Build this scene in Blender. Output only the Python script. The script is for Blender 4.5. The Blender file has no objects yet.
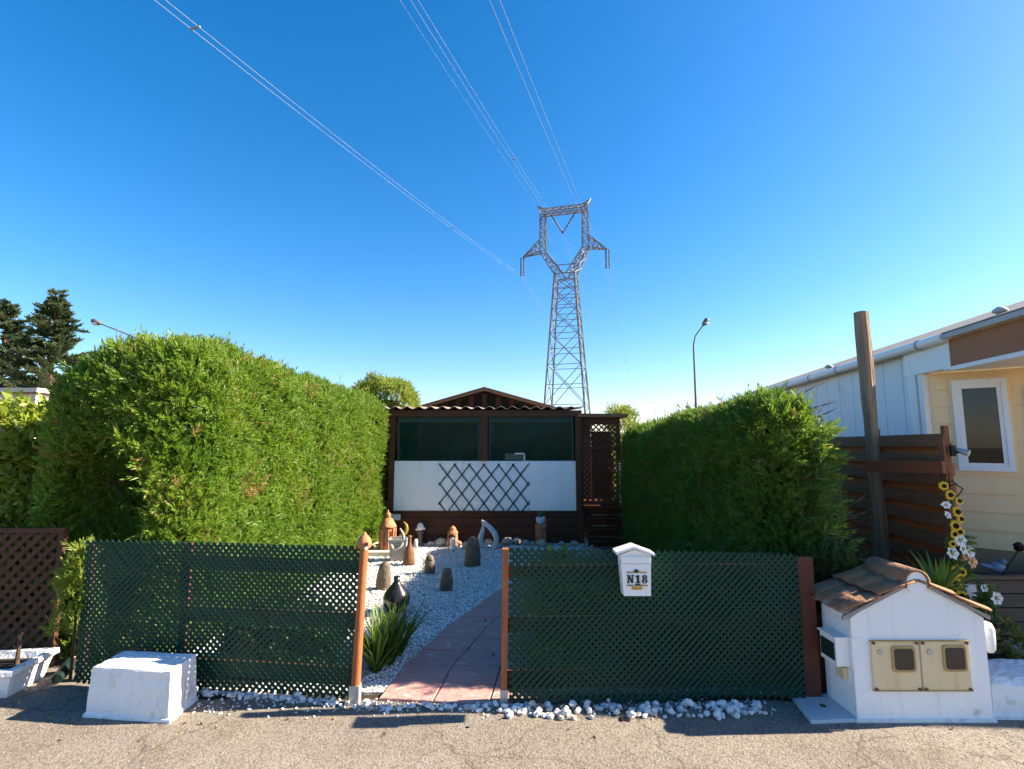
import bpy, math, random
import numpy as np
from mathutils import Vector, Matrix
random.seed(7); RNG = np.random.default_rng(7)
R = math.radians
scene = bpy.context.scene
COL = scene.collection

# ------------------------------------------------------------------ camera geometry
F = 520.0; CX, CY = 512.0, 384.5; CAMH = 1.7
PITCH = math.atan(60.5 / F)
CP, SP = math.cos(PITCH), math.sin(PITCH)
def ray(px, py):
    u = (px - CX) / F; v = -(py - CY) / F
    return np.array([u, CP - v * SP, SP + v * CP])
def G(px, py, z=0.0):            # point at height z
    d = ray(px, py); t = (z - CAMH) / d[2]
    return Vector((d[0] * t, d[1] * t, z))
def W(px, py, Y):                # point at distance Y
    d = ray(px, py); t = Y / d[1]
    return Vector((d[0] * t, Y, CAMH + d[2] * t))
def onplane(px, py, p0, n):
    d = Vector(ray(px, py)); o = Vector((0, 0, CAMH))
    t = (Vector(p0) - o).dot(Vector(n)) / d.dot(Vector(n))
    return o + d * t

cam_d = bpy.data.cameras.new('camera'); cam = bpy.data.objects.new('camera', cam_d); COL.objects.link(cam)
cam.location = (0, 0, CAMH); cam.rotation_euler = (R(90) + PITCH, 0, 0)
cam_d.sensor_width = 36; cam_d.lens = F / 1024 * 36; cam_d.clip_end = 3000; cam_d.clip_start = 0.05
scene.camera = cam

# ------------------------------------------------------------------ materials
def hexlin(r, g, b):
    f = lambda c: (c / 255 / 12.92) if c / 255 <= .04045 else ((c / 255 + .055) / 1.055) ** 2.4
    return (f(r), f(g), f(b))
def mk(name):
    m = bpy.data.materials.new(name); m.use_nodes = True
    return m, m.node_tree.nodes, m.node_tree.links, m.node_tree.nodes['Principled BSDF']
def mat(name, col, rough=.7, col2=None, scale=6, stretch=(1, 1, 1), amt=.5, bump=0, bscale=None, metal=0, spec=.3, spots=None, spot_scale=12, spot_thr=.62, detail=6):
    """base colour varied by noise towards col2, optional bump, optional stains 'spots'."""
    m, N, L, b = mk(name)
    b.inputs['Roughness'].default_value = rough; b.inputs['Metallic'].default_value = metal
    b.inputs['Specular IOR Level'].default_value = spec
    tc = N.new('ShaderNodeTexCoord'); mp = N.new('ShaderNodeMapping'); mp.inputs['Scale'].default_value = stretch
    L.new(tc.outputs['Object'], mp.inputs['Vector'])
    n = N.new('ShaderNodeTexNoise'); n.inputs['Scale'].default_value = scale; n.inputs['Detail'].default_value = detail
    n.inputs['Roughness'].default_value = .6
    L.new(mp.outputs[0], n.inputs['Vector'])
    r = N.new('ShaderNodeValToRGB'); r.color_ramp.elements[0].position = .5 - amt / 2; r.color_ramp.elements[1].position = .5 + amt / 2
    r.color_ramp.elements[0].color = (*col, 1); r.color_ramp.elements[1].color = (*(col2 or tuple(c * .75 for c in col)), 1)
    L.new(n.outputs['Fac'], r.inputs['Fac']); out = r.outputs['Color']
    if spots:
        n2 = N.new('ShaderNodeTexNoise'); n2.inputs['Scale'].default_value = spot_scale; n2.inputs['Detail'].default_value = 8
        L.new(tc.outputs['Object'], n2.inputs['Vector'])
        r2 = N.new('ShaderNodeValToRGB'); r2.color_ramp.elements[0].position = spot_thr; r2.color_ramp.elements[1].position = min(1, spot_thr + .1)
        r2.color_ramp.elements[0].color = (0, 0, 0, 1); r2.color_ramp.elements[1].color = (1, 1, 1, 1)
        L.new(n2.outputs['Fac'], r2.inputs['Fac'])
        mx = N.new('ShaderNodeMix'); mx.data_type = 'RGBA'
        L.new(r2.outputs['Color'], mx.inputs['Factor']); L.new(out, mx.inputs[6]); mx.inputs[7].default_value = (*spots, 1)
        out = mx.outputs[2]
    L.new(out, b.inputs['Base Color'])
    if bump:
        nb = N.new('ShaderNodeTexNoise'); nb.inputs['Scale'].default_value = bscale or scale * 4; nb.inputs['Detail'].default_value = 8
        L.new(mp.outputs[0], nb.inputs['Vector'])
        bp = N.new('ShaderNodeBump'); bp.inputs['Strength'].default_value = bump; bp.inputs['Distance'].default_value = .02
        L.new(nb.outputs['Fac'], bp.inputs['Height']); L.new(bp.outputs[0], b.inputs['Normal'])
    return m
def leafmat(name, c1, c2, trans=.35, rough=.5, c3=None):
    m, N, L, b = mk(name); N.remove(b)
    at = N.new('ShaderNodeAttribute'); at.attribute_name = 'tint'
    r = N.new('ShaderNodeValToRGB'); r.color_ramp.elements[0].color = (*c1, 1); r.color_ramp.elements[1].color = (*c2, 1)
    if c3:
        r.color_ramp.elements[1].position = .98; e = r.color_ramp.elements.new(.995); e.color = (*c3, 1)
    L.new(at.outputs['Fac'], r.inputs['Fac'])
    d = N.new('ShaderNodeBsdfDiffuse'); t = N.new('ShaderNodeBsdfTranslucent'); g = N.new('ShaderNodeBsdfGlossy')
    g.inputs['Roughness'].default_value = rough; g.inputs['Color'].default_value = (.8, .8, .8, 1)
    hs = N.new('ShaderNodeHueSaturation'); hs.inputs['Value'].default_value = 1.25; hs.inputs['Hue'].default_value = .49
    L.new(r.outputs[0], hs.inputs['Color'])
    L.new(r.outputs[0], d.inputs[0]); L.new(hs.outputs[0], t.inputs[0])
    a = N.new('ShaderNodeMixShader'); a.inputs[0].default_value = trans; L.new(d.outputs[0], a.inputs[1]); L.new(t.outputs[0], a.inputs[2])
    a2 = N.new('ShaderNodeMixShader'); a2.inputs[0].default_value = .03; L.new(a.outputs[0], a2.inputs[1]); L.new(g.outputs[0], a2.inputs[2])
    L.new(a2.outputs[0], N['Material Output'].inputs[0])
    return m

M = {}
M['paint'] = mat('white_masonry_paint', (.84, .84, .83), .75, (.78, .78, .77), 3, amt=.5, bump=.35, bscale=30, spots=(.55, .53, .48), spot_scale=5, spot_thr=.66)
M['paint_rough'] = mat('white_limewash', (.80, .80, .79), .85, (.72, .72, .71), 4, amt=.5, bump=.8, bscale=22, spots=(.45, .42, .38), spot_scale=7, spot_thr=.63)
M['plastic_white'] = mat('white_plastic', (.8, .8, .79), .35, (.76, .76, .75), 5, amt=.6)
M['mail'] = mat('white_mailbox_enamel', (.82, .82, .82), .35, (.78, .78, .78), 8, amt=.6, spots=(.6, .55, .45), spot_scale=20, spot_thr=.72)
M['post_orange'] = mat('orange_stained_wood', (.40, .135, .045), .6, (.25, .075, .025), 5, (8, 8, .7), .6, bump=.3, bscale=20)
M['wood_red'] = mat('red_brown_stained_wood', (.13, .042, .022), .6, (.085, .027, .015), 4, (6, 6, .8), .6, bump=.3, bscale=14)
M['house_wood'] = mat('dark_red_brown_timber', (.105, .038, .013), .6, (.065, .023, .010), 3, (6, 6, .6), .6, bump=.3, bscale=12)
M['house_boards'] = mat('dark_red_brown_boards', (.092, .032, .012), .6, (.058, .020, .009), 3, (.6, 6, 6), .6, bump=.3, bscale=12)
M['lattice_brown'] = mat('dark_brown_lattice_wood', (.085, .038, .018), .7, (.05, .022, .012), 6, (2, 2, 2), .6, bump=.3)
M['slat'] = mat('weathered_brown_fence_boards', (.33, .135, .058), .75, (.15, .062, .03), 3, (1, .5, 9), .6, bump=.5, bscale=8, spots=(.25, .13, .075), spot_scale=4, spot_thr=.6)
M['slat_back'] = mat('sunlit_orange_rear_boards', (.48, .16, .05), .7, (.34, .105, .035), 3, (1, .5, 9), .6, bump=.4, bscale=8)  # rear boards coloured brighter orange to imitate sunlight falling through the gaps
M['plank'] = mat('red_brown_plank', (.27, .085, .04), .65, (.18, .055, .028), 3, (1, .5, 9), .6, bump=.4, bscale=8)
M['pole'] = mat('weathered_grey_brown_pole', (.40, .285, .19), .85, (.13, .085, .055), 3.2, (9, 9, .45), .5, bump=1, bscale=9)
M['green'] = mat('dark_green_plastic', (.006, .040, .024), .5, (.010, .044, .030), 1.6, amt=.5, spec=.2, spots=(.017, .050, .036), spot_scale=6, spot_thr=.63)
M['metal'] = mat('galvanised_steel', (.5, .5, .5), .45, (.38, .38, .38), 14, amt=.6, metal=.6)
M['pylon'] = mat('weathered_galvanised_steel', (.30, .285, .27), .6, (.19, .165, .145), .7, amt=.6, metal=.2)
M['wire'] = mat('aluminium_conductor', (.34, .34, .35), .5, (.22, .22, .22), .35, amt=.4, metal=.3)
M['insul'] = mat('grey_glass_insulator', (.13, .135, .14), .3, (.09, .095, .1), 4)
M['lamp_pole'] = mat('grey_lamp_post', (.13, .14, .15), .5, (.10, .105, .11), 2)
M['lamp_glass'] = mat('frosted_lamp_cover', (.7, .7, .68), .3, (.62, .62, .6), 5)
M['panel'] = mat('white_board', (.86, .865, .87), .5, (.82, .83, .84), .9, amt=.8, spots=(.74, .75, .77), spot_scale=1.6, spot_thr=.6)
M['trellis'] = mat('dark_green_trellis', (.012, .038, .030), .6, (.009, .028, .022), 10)
M['corrugated'] = mat('corrugated_fibre_sheet', (.36, .29, .23), .7, (.25, .2, .16), 5, spots=(.16, .12, .09), spot_scale=6, spot_thr=.55)
M['roof_rust'] = mat('rust_brown_roof_sheet', (.24, .115, .06), .75, (.15, .07, .036), 6, spots=(.28, .13, .06), spot_scale=9, spot_thr=.6)
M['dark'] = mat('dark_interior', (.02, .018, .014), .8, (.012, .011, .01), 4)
M['int_green'] = mat('light_green_sheet', (.10, .26, .16), .6, (.07, .2, .12), 3)
M['int_pale'] = mat('pale_teal_blind', (.42, .6, .56), .6, (.36, .52, .48), 3)
M['caravan_white'] = mat('white_caravan_panel', (.72, .74, .76), .5, (.67, .69, .71), 1.3, amt=.7, spots=(.6, .61, .61), spot_scale=2, spot_thr=.63)
M['trim_white'] = mat('white_trim', (.82, .82, .81), .45, (.77, .77, .76), 3)
M['cream'] = mat('cream_siding', (.92, .68, .38), .5, (.87, .62, .34), 1.6, amt=.8)
M['tan'] = mat('tan_skirt_fabric', (.52, .41, .26), .8, (.44, .34, .21), 3, bump=.3)
M['fascia'] = mat('brown_fascia', (.33, .14, .065), .6, (.28, .115, .052), 2)
M['gutter'] = mat('grey_gutter', (.42, .43, .44), .5, (.32, .32, .32), 3)
M['roof_grey'] = mat('grey_roof', (.2, .19, .18), .8, (.14, .13, .12), 3)
M['tile'] = mat('weathered_clay_tile', (.34, .165, .085), .85, (.20, .105, .06), 9, amt=.6, bump=.6, bscale=30, spots=(.28, .24, .19), spot_scale=14, spot_thr=.6)
M['cement'] = mat('grey_cement', (.33, .31, .28), .9, (.24, .22, .2), 10, bump=.5)
M['meter'] = mat('beige_meter_door', (.74, .58, .35), .5, (.68, .52, .3), 5, spots=(.42, .30, .16), spot_scale=9, spot_thr=.66)
M['meter_frame'] = mat('ochre_meter_frame', (.48, .33, .13), .55, (.38, .25, .1), 9)
M['smoked'] = mat('dark_smoked_window', (.022, .021, .020), .15, (.035, .032, .03), 9, spec=.5)
M['bolt'] = mat('rusty_bolt', (.15, .09, .05), .5, (.1, .06, .035), 30, metal=.4)
M['terracotta'] = mat('terracotta', (.46, .19, .085), .8, (.34, .13, .06), 9, bump=.3, spots=(.55, .36, .24), spot_scale=16, spot_thr=.6)
M['stone_dark'] = mat('dark_carved_stone', (.20, .155, .11), .85, (.115, .088, .062), 9, amt=.6, bump=.8, bscale=40)
M['stone_grey'] = mat('grey_concrete', (.34, .33, .32), .85, (.25, .245, .24), 8, bump=.6, bscale=40)
M['rock'] = mat('pale_garden_rock', (.62, .57, .5), .9, (.46, .41, .35), 9, amt=.6, bump=.8, bscale=25)
M['rock_b'] = mat('tan_garden_rock', (.55, .45, .33), .9, (.4, .32, .23), 9, amt=.6, bump=.8, bscale=25)
M['marble'] = mat('white_marble_pebble', (.82, .81, .79), .65, (.70, .685, .66), 26, amt=.5, bump=.4, bscale=60)
M['marble_b'] = mat('greyish_marble_pebble', (.62, .62, .63), .65, (.48, .48, .5), 26, amt=.5, bump=.4, bscale=60)
M['marble_c'] = mat('buff_marble_pebble', (.62, .55, .46), .65, (.5, .43, .35), 26, amt=.5, bump=.4, bscale=60)
M['black_glaze'] = mat('black_glazed_clay', (.012, .012, .013), .25, (.02, .02, .02), 5, spec=.5)
M['pale_blue'] = mat('pale_grey_blue_glaze', (.52, .57, .62), .4, (.45, .5, .55), 4)
M['cream_stone'] = mat('cream_paving_stone', (.62, .57, .48), .85, (.52, .47, .39), 6, bump=.4)
M['yellow'] = mat('yellow_petal', (.80, .50, .02), .6, (.72, .40, .015), 40)
M['brown_seed'] = mat('brown_seed_head', (.05, .022, .01), .9, (.03, .014, .008), 60, bump=.8)
M['white_petal'] = mat('white_petal', (.82, .80, .74), .6, (.76, .73, .66), 30)
M['peach'] = mat('peach_petal', (.72, .30, .13), .6, (.78, .5, .32), 20)
M['black_metal'] = mat('black_metal', (.015, .015, .015), .4, (.02, .02, .02), 5, metal=.5)
M['deck'] = mat('weathered_deck_boards', (.135, .095, .065), .8, (.085, .06, .042), 3, (.6, 8, 8), .6, bump=.5, bscale=9)
M['bark'] = mat('brown_bark', (.09, .055, .035), .9, (.055, .034, .022), 8, (3, 3, .6), .6, bump=.8)
M['twig'] = mat('bare_twig', (.15, .10, .07), .9, (.10, .065, .045), 9)
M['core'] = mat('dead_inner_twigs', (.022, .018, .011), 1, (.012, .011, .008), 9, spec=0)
M['soil'] = mat('dark_soil', (.045, .032, .022), 1, (.028, .02, .014), 9, bump=.8)
M['gold'] = mat('gold_print', (.42, .25, .06), .5, (.30, .17, .04), 60)
M['gold_light'] = mat('yellow_print', (.72, .42, .06), .5, (.6, .33, .05), 60)
M['ink'] = mat('black_print', (.012, .012, .012), .5, (.02, .02, .02), 30)
M['blue_fig'] = mat('blue_grey_glaze', (.11, .19, .30), .45, (.08, .13, .2), 9)
M['yellow_green'] = mat('yellow_green_glaze', (.36, .38, .05), .4, (.45, .27, .04), 9)
M['dark_green_pot'] = mat('dark_green_pot', (.012, .03, .022), .5, (.009, .02, .016), 6)
M['cactus'] = mat('cactus_green', (.04, .12, .05), .6, (.03, .09, .04), 20, bump=.4)
M['dusty_blue'] = mat('pale_blue_card', (.4, .5, .58), .5, (.34, .42, .5), 12)
M['far_wall'] = mat('pale_rendered_wall', (.58, .52, .44), .8, (.5, .45, .38), 1.5, spots=(.42, .37, .3), spot_scale=2, spot_thr=.62)
# foliage
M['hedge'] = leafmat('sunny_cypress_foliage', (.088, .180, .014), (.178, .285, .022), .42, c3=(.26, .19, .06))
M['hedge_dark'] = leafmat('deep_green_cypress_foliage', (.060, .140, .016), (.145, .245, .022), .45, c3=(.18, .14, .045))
M['bush'] = leafmat('light_green_foliage', (.15, .215, .025), (.26, .31, .04), .45)
M['laurel'] = leafmat('yellow_green_leaves', (.16, .23, .02), (.34, .38, .05), .45)
M['fir'] = leafmat('blue_green_fir_needles', (.035, .065, .03), (.08, .11, .04), .25)
M['shrub_dark'] = leafmat('dark_shrub_leaves', (.022, .05, .014), (.07, .11, .018), .3)
M['blade'] = leafmat('strap_leaf_blades', (.045, .10, .014), (.13, .19, .025), .3)
M['shoot'] = leafmat('yellow_green_shoots', (.12, .19, .02), (.22, .29, .04), .4)
M['weed'] = leafmat('succulent_leaves', (.05, .10, .02), (.16, .17, .03), .3, c3=(.35, .16, .05))

# clear dark-tinted plastic window sheet
def sheet_mat():
    m, N, L, b = mk('green_tinted_clear_sheet'); N.remove(b)
    tr = N.new('ShaderNodeBsdfTransparent'); tr.inputs[0].default_value = (.42, .62, .54, 1)
    gl = N.new('ShaderNodeBsdfGlossy'); gl.inputs['Roughness'].default_value = .06; gl.inputs[0].default_value = (.7, .8, .8, 1)
    df = N.new('ShaderNodeBsdfDiffuse'); df.inputs[0].default_value = (.022, .075, .055, 1)
    fr = N.new('ShaderNodeFresnel'); fr.inputs[0].default_value = 1.16
    nz = N.new('ShaderNodeTexNoise'); nz.inputs['Scale'].default_value = 2.2
    bp = N.new('ShaderNodeBump'); bp.inputs['Strength'].default_value = .12; bp.inputs['Distance'].default_value = .02
    L.new(nz.outputs['Fac'], bp.inputs['Height']); L.new(bp.outputs[0], gl.inputs['Normal']); L.new(bp.outputs[0], fr.inputs['Normal'])
    a = N.new('ShaderNodeMixShader'); mrn = N.new('ShaderNodeMapRange'); mrn.inputs[1].default_value = .35; mrn.inputs[2].default_value = .7; mrn.inputs[3].default_value = .12; mrn.inputs[4].default_value = .5; nz2 = N.new('ShaderNodeTexNoise'); nz2.inputs['Scale'].default_value = 1.3; nz2.inputs['Detail'].default_value = 6; tcs = N.new('ShaderNodeTexCoord'); L.new(tcs.outputs['Object'], nz2.inputs['Vector']); L.new(nz2.outputs['Fac'], mrn.inputs[0]); L.new(mrn.outputs[0], a.inputs[0]); L.new(tr.outputs[0], a.inputs[1]); L.new(df.outputs[0], a.inputs[2])
    c = N.new('ShaderNodeMixShader'); L.new(fr.outputs[0], c.inputs[0]); L.new(a.outputs[0], c.inputs[1]); L.new(gl.outputs[0], c.inputs[2])
    L.new(c.outputs[0], N['Material Output'].inputs[0]); return m
M['sheet'] = sheet_mat()
def glass_mat():
    m, N, L, b = mk('window_glass')
    b.inputs['Base Color'].default_value = (.012, .012, .012, 1); b.inputs['Roughness'].default_value = .02; b.inputs['Specular IOR Level'].default_value = .5
    b.inputs['IOR'].default_value = 1.45
    return m
M['glass'] = glass_mat()

def weather(m, streak=(.62, .57, .50), s_amt=.5, s_scale=(11, 11, 1.1), crack=0, grime=None):
    """vertical rain streaks, hairline cracks and blotches of dirt over a finished material"""
    N, L = m.node_tree.nodes, m.node_tree.links; b = N['Principled BSDF']; src = b.inputs['Base Color'].links[0].from_socket
    tc = N.new('ShaderNodeTexCoord'); mp = N.new('ShaderNodeMapping'); mp.inputs['Scale'].default_value = s_scale; L.new(tc.outputs['Object'], mp.inputs[0])
    def layer(fac, col, src):
        x = N.new('ShaderNodeMix'); x.data_type = 'RGBA'; L.new(fac, x.inputs['Factor']); L.new(src, x.inputs[6]); x.inputs[7].default_value = (*col, 1); return x.outputs[2]
    def ramp(src, a, b_, hi=1.0):
        r_ = N.new('ShaderNodeMapRange'); r_.inputs[1].default_value = a; r_.inputs[2].default_value = b_; r_.inputs[3].default_value = 0; r_.inputs[4].default_value = hi; L.new(src, r_.inputs[0]); return r_.outputs[0]
    n = N.new('ShaderNodeTexNoise'); n.inputs['Scale'].default_value = 1.6; n.inputs['Detail'].default_value = 7; L.new(mp.outputs[0], n.inputs['Vector'])
    src = layer(ramp(n.outputs['Fac'], .54, .78, s_amt), streak, src)
    n2 = N.new('ShaderNodeTexNoise'); n2.inputs['Scale'].default_value = 26; n2.inputs['Detail'].default_value = 9; n2.inputs['Roughness'].default_value = .7; L.new(tc.outputs['Object'], n2.inputs['Vector'])
    src = layer(ramp(n2.outputs['Fac'], .60, .72, .45), tuple(c * .7 for c in streak), src)
    if crack:
        ad = N.new('ShaderNodeVectorMath'); ad.operation = 'MULTIPLY_ADD'; ad.inputs[1].default_value = (.16, .16, .16); n3 = N.new('ShaderNodeTexNoise'); n3.inputs['Scale'].default_value = 5; L.new(tc.outputs['Object'], n3.inputs['Vector'])
        L.new(n3.outputs['Color'], ad.inputs[0]); L.new(tc.outputs['Object'], ad.inputs[2])
        v = N.new('ShaderNodeTexVoronoi'); v.feature = 'DISTANCE_TO_EDGE'; v.inputs['Scale'].default_value = crack; L.new(ad.outputs[0], v.inputs['Vector'])
        n4 = N.new('ShaderNodeTexNoise'); n4.inputs['Scale'].default_value = 2.3; L.new(tc.outputs['Object'], n4.inputs['Vector']); mk_ = ramp(n4.outputs['Fac'], .54, .60, .55)
        ml = N.new('ShaderNodeMath'); ml.operation = 'MULTIPLY'; L.new(ramp(v.outputs['Distance'], .006, .002, 1), ml.inputs[0]); L.new(mk_, ml.inputs[1]); src = layer(ml.outputs[0], (.38, .34, .29), src)
    L.new(src, b.inputs['Base Color'])
weather(M['paint'], crack=1.9); weather(M['paint_rough'], (.5, .45, .38), .6, (7, 7, 2)); weather(M['panel'], (.6, .6, .58), .35, (4, 4, .5))
weather(M['caravan_white'], (.55, .54, .5), .4, (6, 6, .6)); weather(M['cream'], (.66, .46, .25), .4, (5, 5, .7)); weather(M['trim_white'], (.6, .57, .5), .3, (6, 6, 1)); weather(M['meter'], (.45, .32, .17), .45, (10, 10, 1.5)); weather(M['mail'], (.62, .56, .46), .35, (16, 16, 2))

def asphalt_mat():
    m, N, L, b = mk('pale_worn_asphalt')
    b.inputs['Roughness'].default_value = .9; b.inputs['Specular IOR Level'].default_value = .2
    tc = N.new('ShaderNodeTexCoord')
    def noise(s, d=5):
        n = N.new('ShaderNodeTexNoise'); n.inputs['Scale'].default_value = s; n.inputs['Detail'].default_value = d; L.new(tc.outputs['Object'], n.inputs['Vector']); return n
    def ramp(src, stops):
        r = N.new('ShaderNodeValToRGB')
        r.color_ramp.elements[0].position = stops[0][0]; r.color_ramp.elements[0].color = (*stops[0][1], 1)
        r.color_ramp.elements[1].position = stops[-1][0]; r.color_ramp.elements[1].color = (*stops[-1][1], 1)
        for p, c in stops[1:-1]: r.color_ramp.elements.new(p).color = (*c, 1)
        L.new(src, r.inputs[0]); return r.outputs[0]
    def mix(f, a, bb, mode='MIX'):
        x = N.new('ShaderNodeMix'); x.data_type = 'RGBA'; x.blend_type = mode
        if isinstance(f, float): x.inputs['Factor'].default_value = f
        else: L.new(f, x.inputs['Factor'])
        L.new(a, x.inputs[6]); L.new(bb, x.inputs[7]); return x.outputs[2]
    big = ramp(noise(1.3).outputs['Fac'], [(.3, (.195, .170, .143)), (.7, (.26, .23, .197))])
    vor = N.new('ShaderNodeTexVoronoi'); vor.inputs['Scale'].default_value = 75; vor.inputs['Randomness'].default_value = 1
    L.new(tc.outputs['Object'], vor.inputs['Vector'])
    agg = ramp(vor.outputs['Color'], [(.15, (.70, .68, .65)), (.5, (.97, .95, .93)), (.9, (1.15, 1.12, 1.08))])
    c = mix(.75, big, agg, 'MULTIPLY')
    pits = ramp(vor.outputs['Distance'], [(.4, (1, 1, 1)), (.8, (.6, .58, .55))])
    c = mix(.8, c, pits, 'MULTIPLY')
    # cracks
    wn = noise(2.2, 3); ad = N.new('ShaderNodeVectorMath'); ad.operation = 'MULTIPLY_ADD'; ad.inputs[1].default_value = (.5, .5, .5)
    L.new(wn.outputs['Color'], ad.inputs[0]); L.new(tc.outputs['Object'], ad.inputs[2])
    v2 = N.new('ShaderNodeTexVoronoi'); v2.feature = 'DISTANCE_TO_EDGE'; v2.inputs['Scale'].default_value = .9; L.new(ad.outputs[0], v2.inputs['Vector'])
    cr = ramp(v2.outputs['Distance'], [(.002, (.3, .28, .26)), (.008, (1, 1, 1))])
    c = mix(.55, c, cr, 'MULTIPLY')
    stain = ramp(noise(3.1, 8).outputs['Fac'], [(.54, (1, 1, 1)), (.72, (.72, .69, .66))])
    c = mix(.8, c, stain, 'MULTIPLY')
    L.new(c, b.inputs['Base Color'])
    nf = noise(140, 4)
    mth = N.new('ShaderNodeMath'); mth.operation = 'MULTIPLY_ADD'; mth.inputs[1].default_value = -1.0
    L.new(vor.outputs['Distance'], mth.inputs[0]); L.new(nf.outputs['Fac'], mth.inputs[2])
    bp = N.new('ShaderNodeBump'); bp.inputs['Strength'].default_value = .4; bp.inputs['Distance'].default_value = .006
    L.new(mth.outputs[0], bp.inputs['Height']); L.new(bp.outputs[0], b.inputs['Normal'])
    return m
M['asphalt'] = asphalt_mat()
M['gravel_bed'] = mat('pale_gravel_bed', (.66, .65, .63), .9, (.46, .45, .44), 45, amt=.5, bump=1, bscale=60, spots=(.25, .2, .16), spot_scale=14, spot_thr=.62)
M['ground'] = mat('dry_earth', (.16, .12, .08), 1, (.09, .085, .04), .6, bump=.5)
M['paver'] = mat('dusty_red_paver', (.52, .29, .25), .85, (.40, .205, .175), 7, (1, 3, 1), .6, bump=.9, bscale=16, spots=(.5, .37, .34), spot_scale=10, spot_thr=.6)

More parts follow.
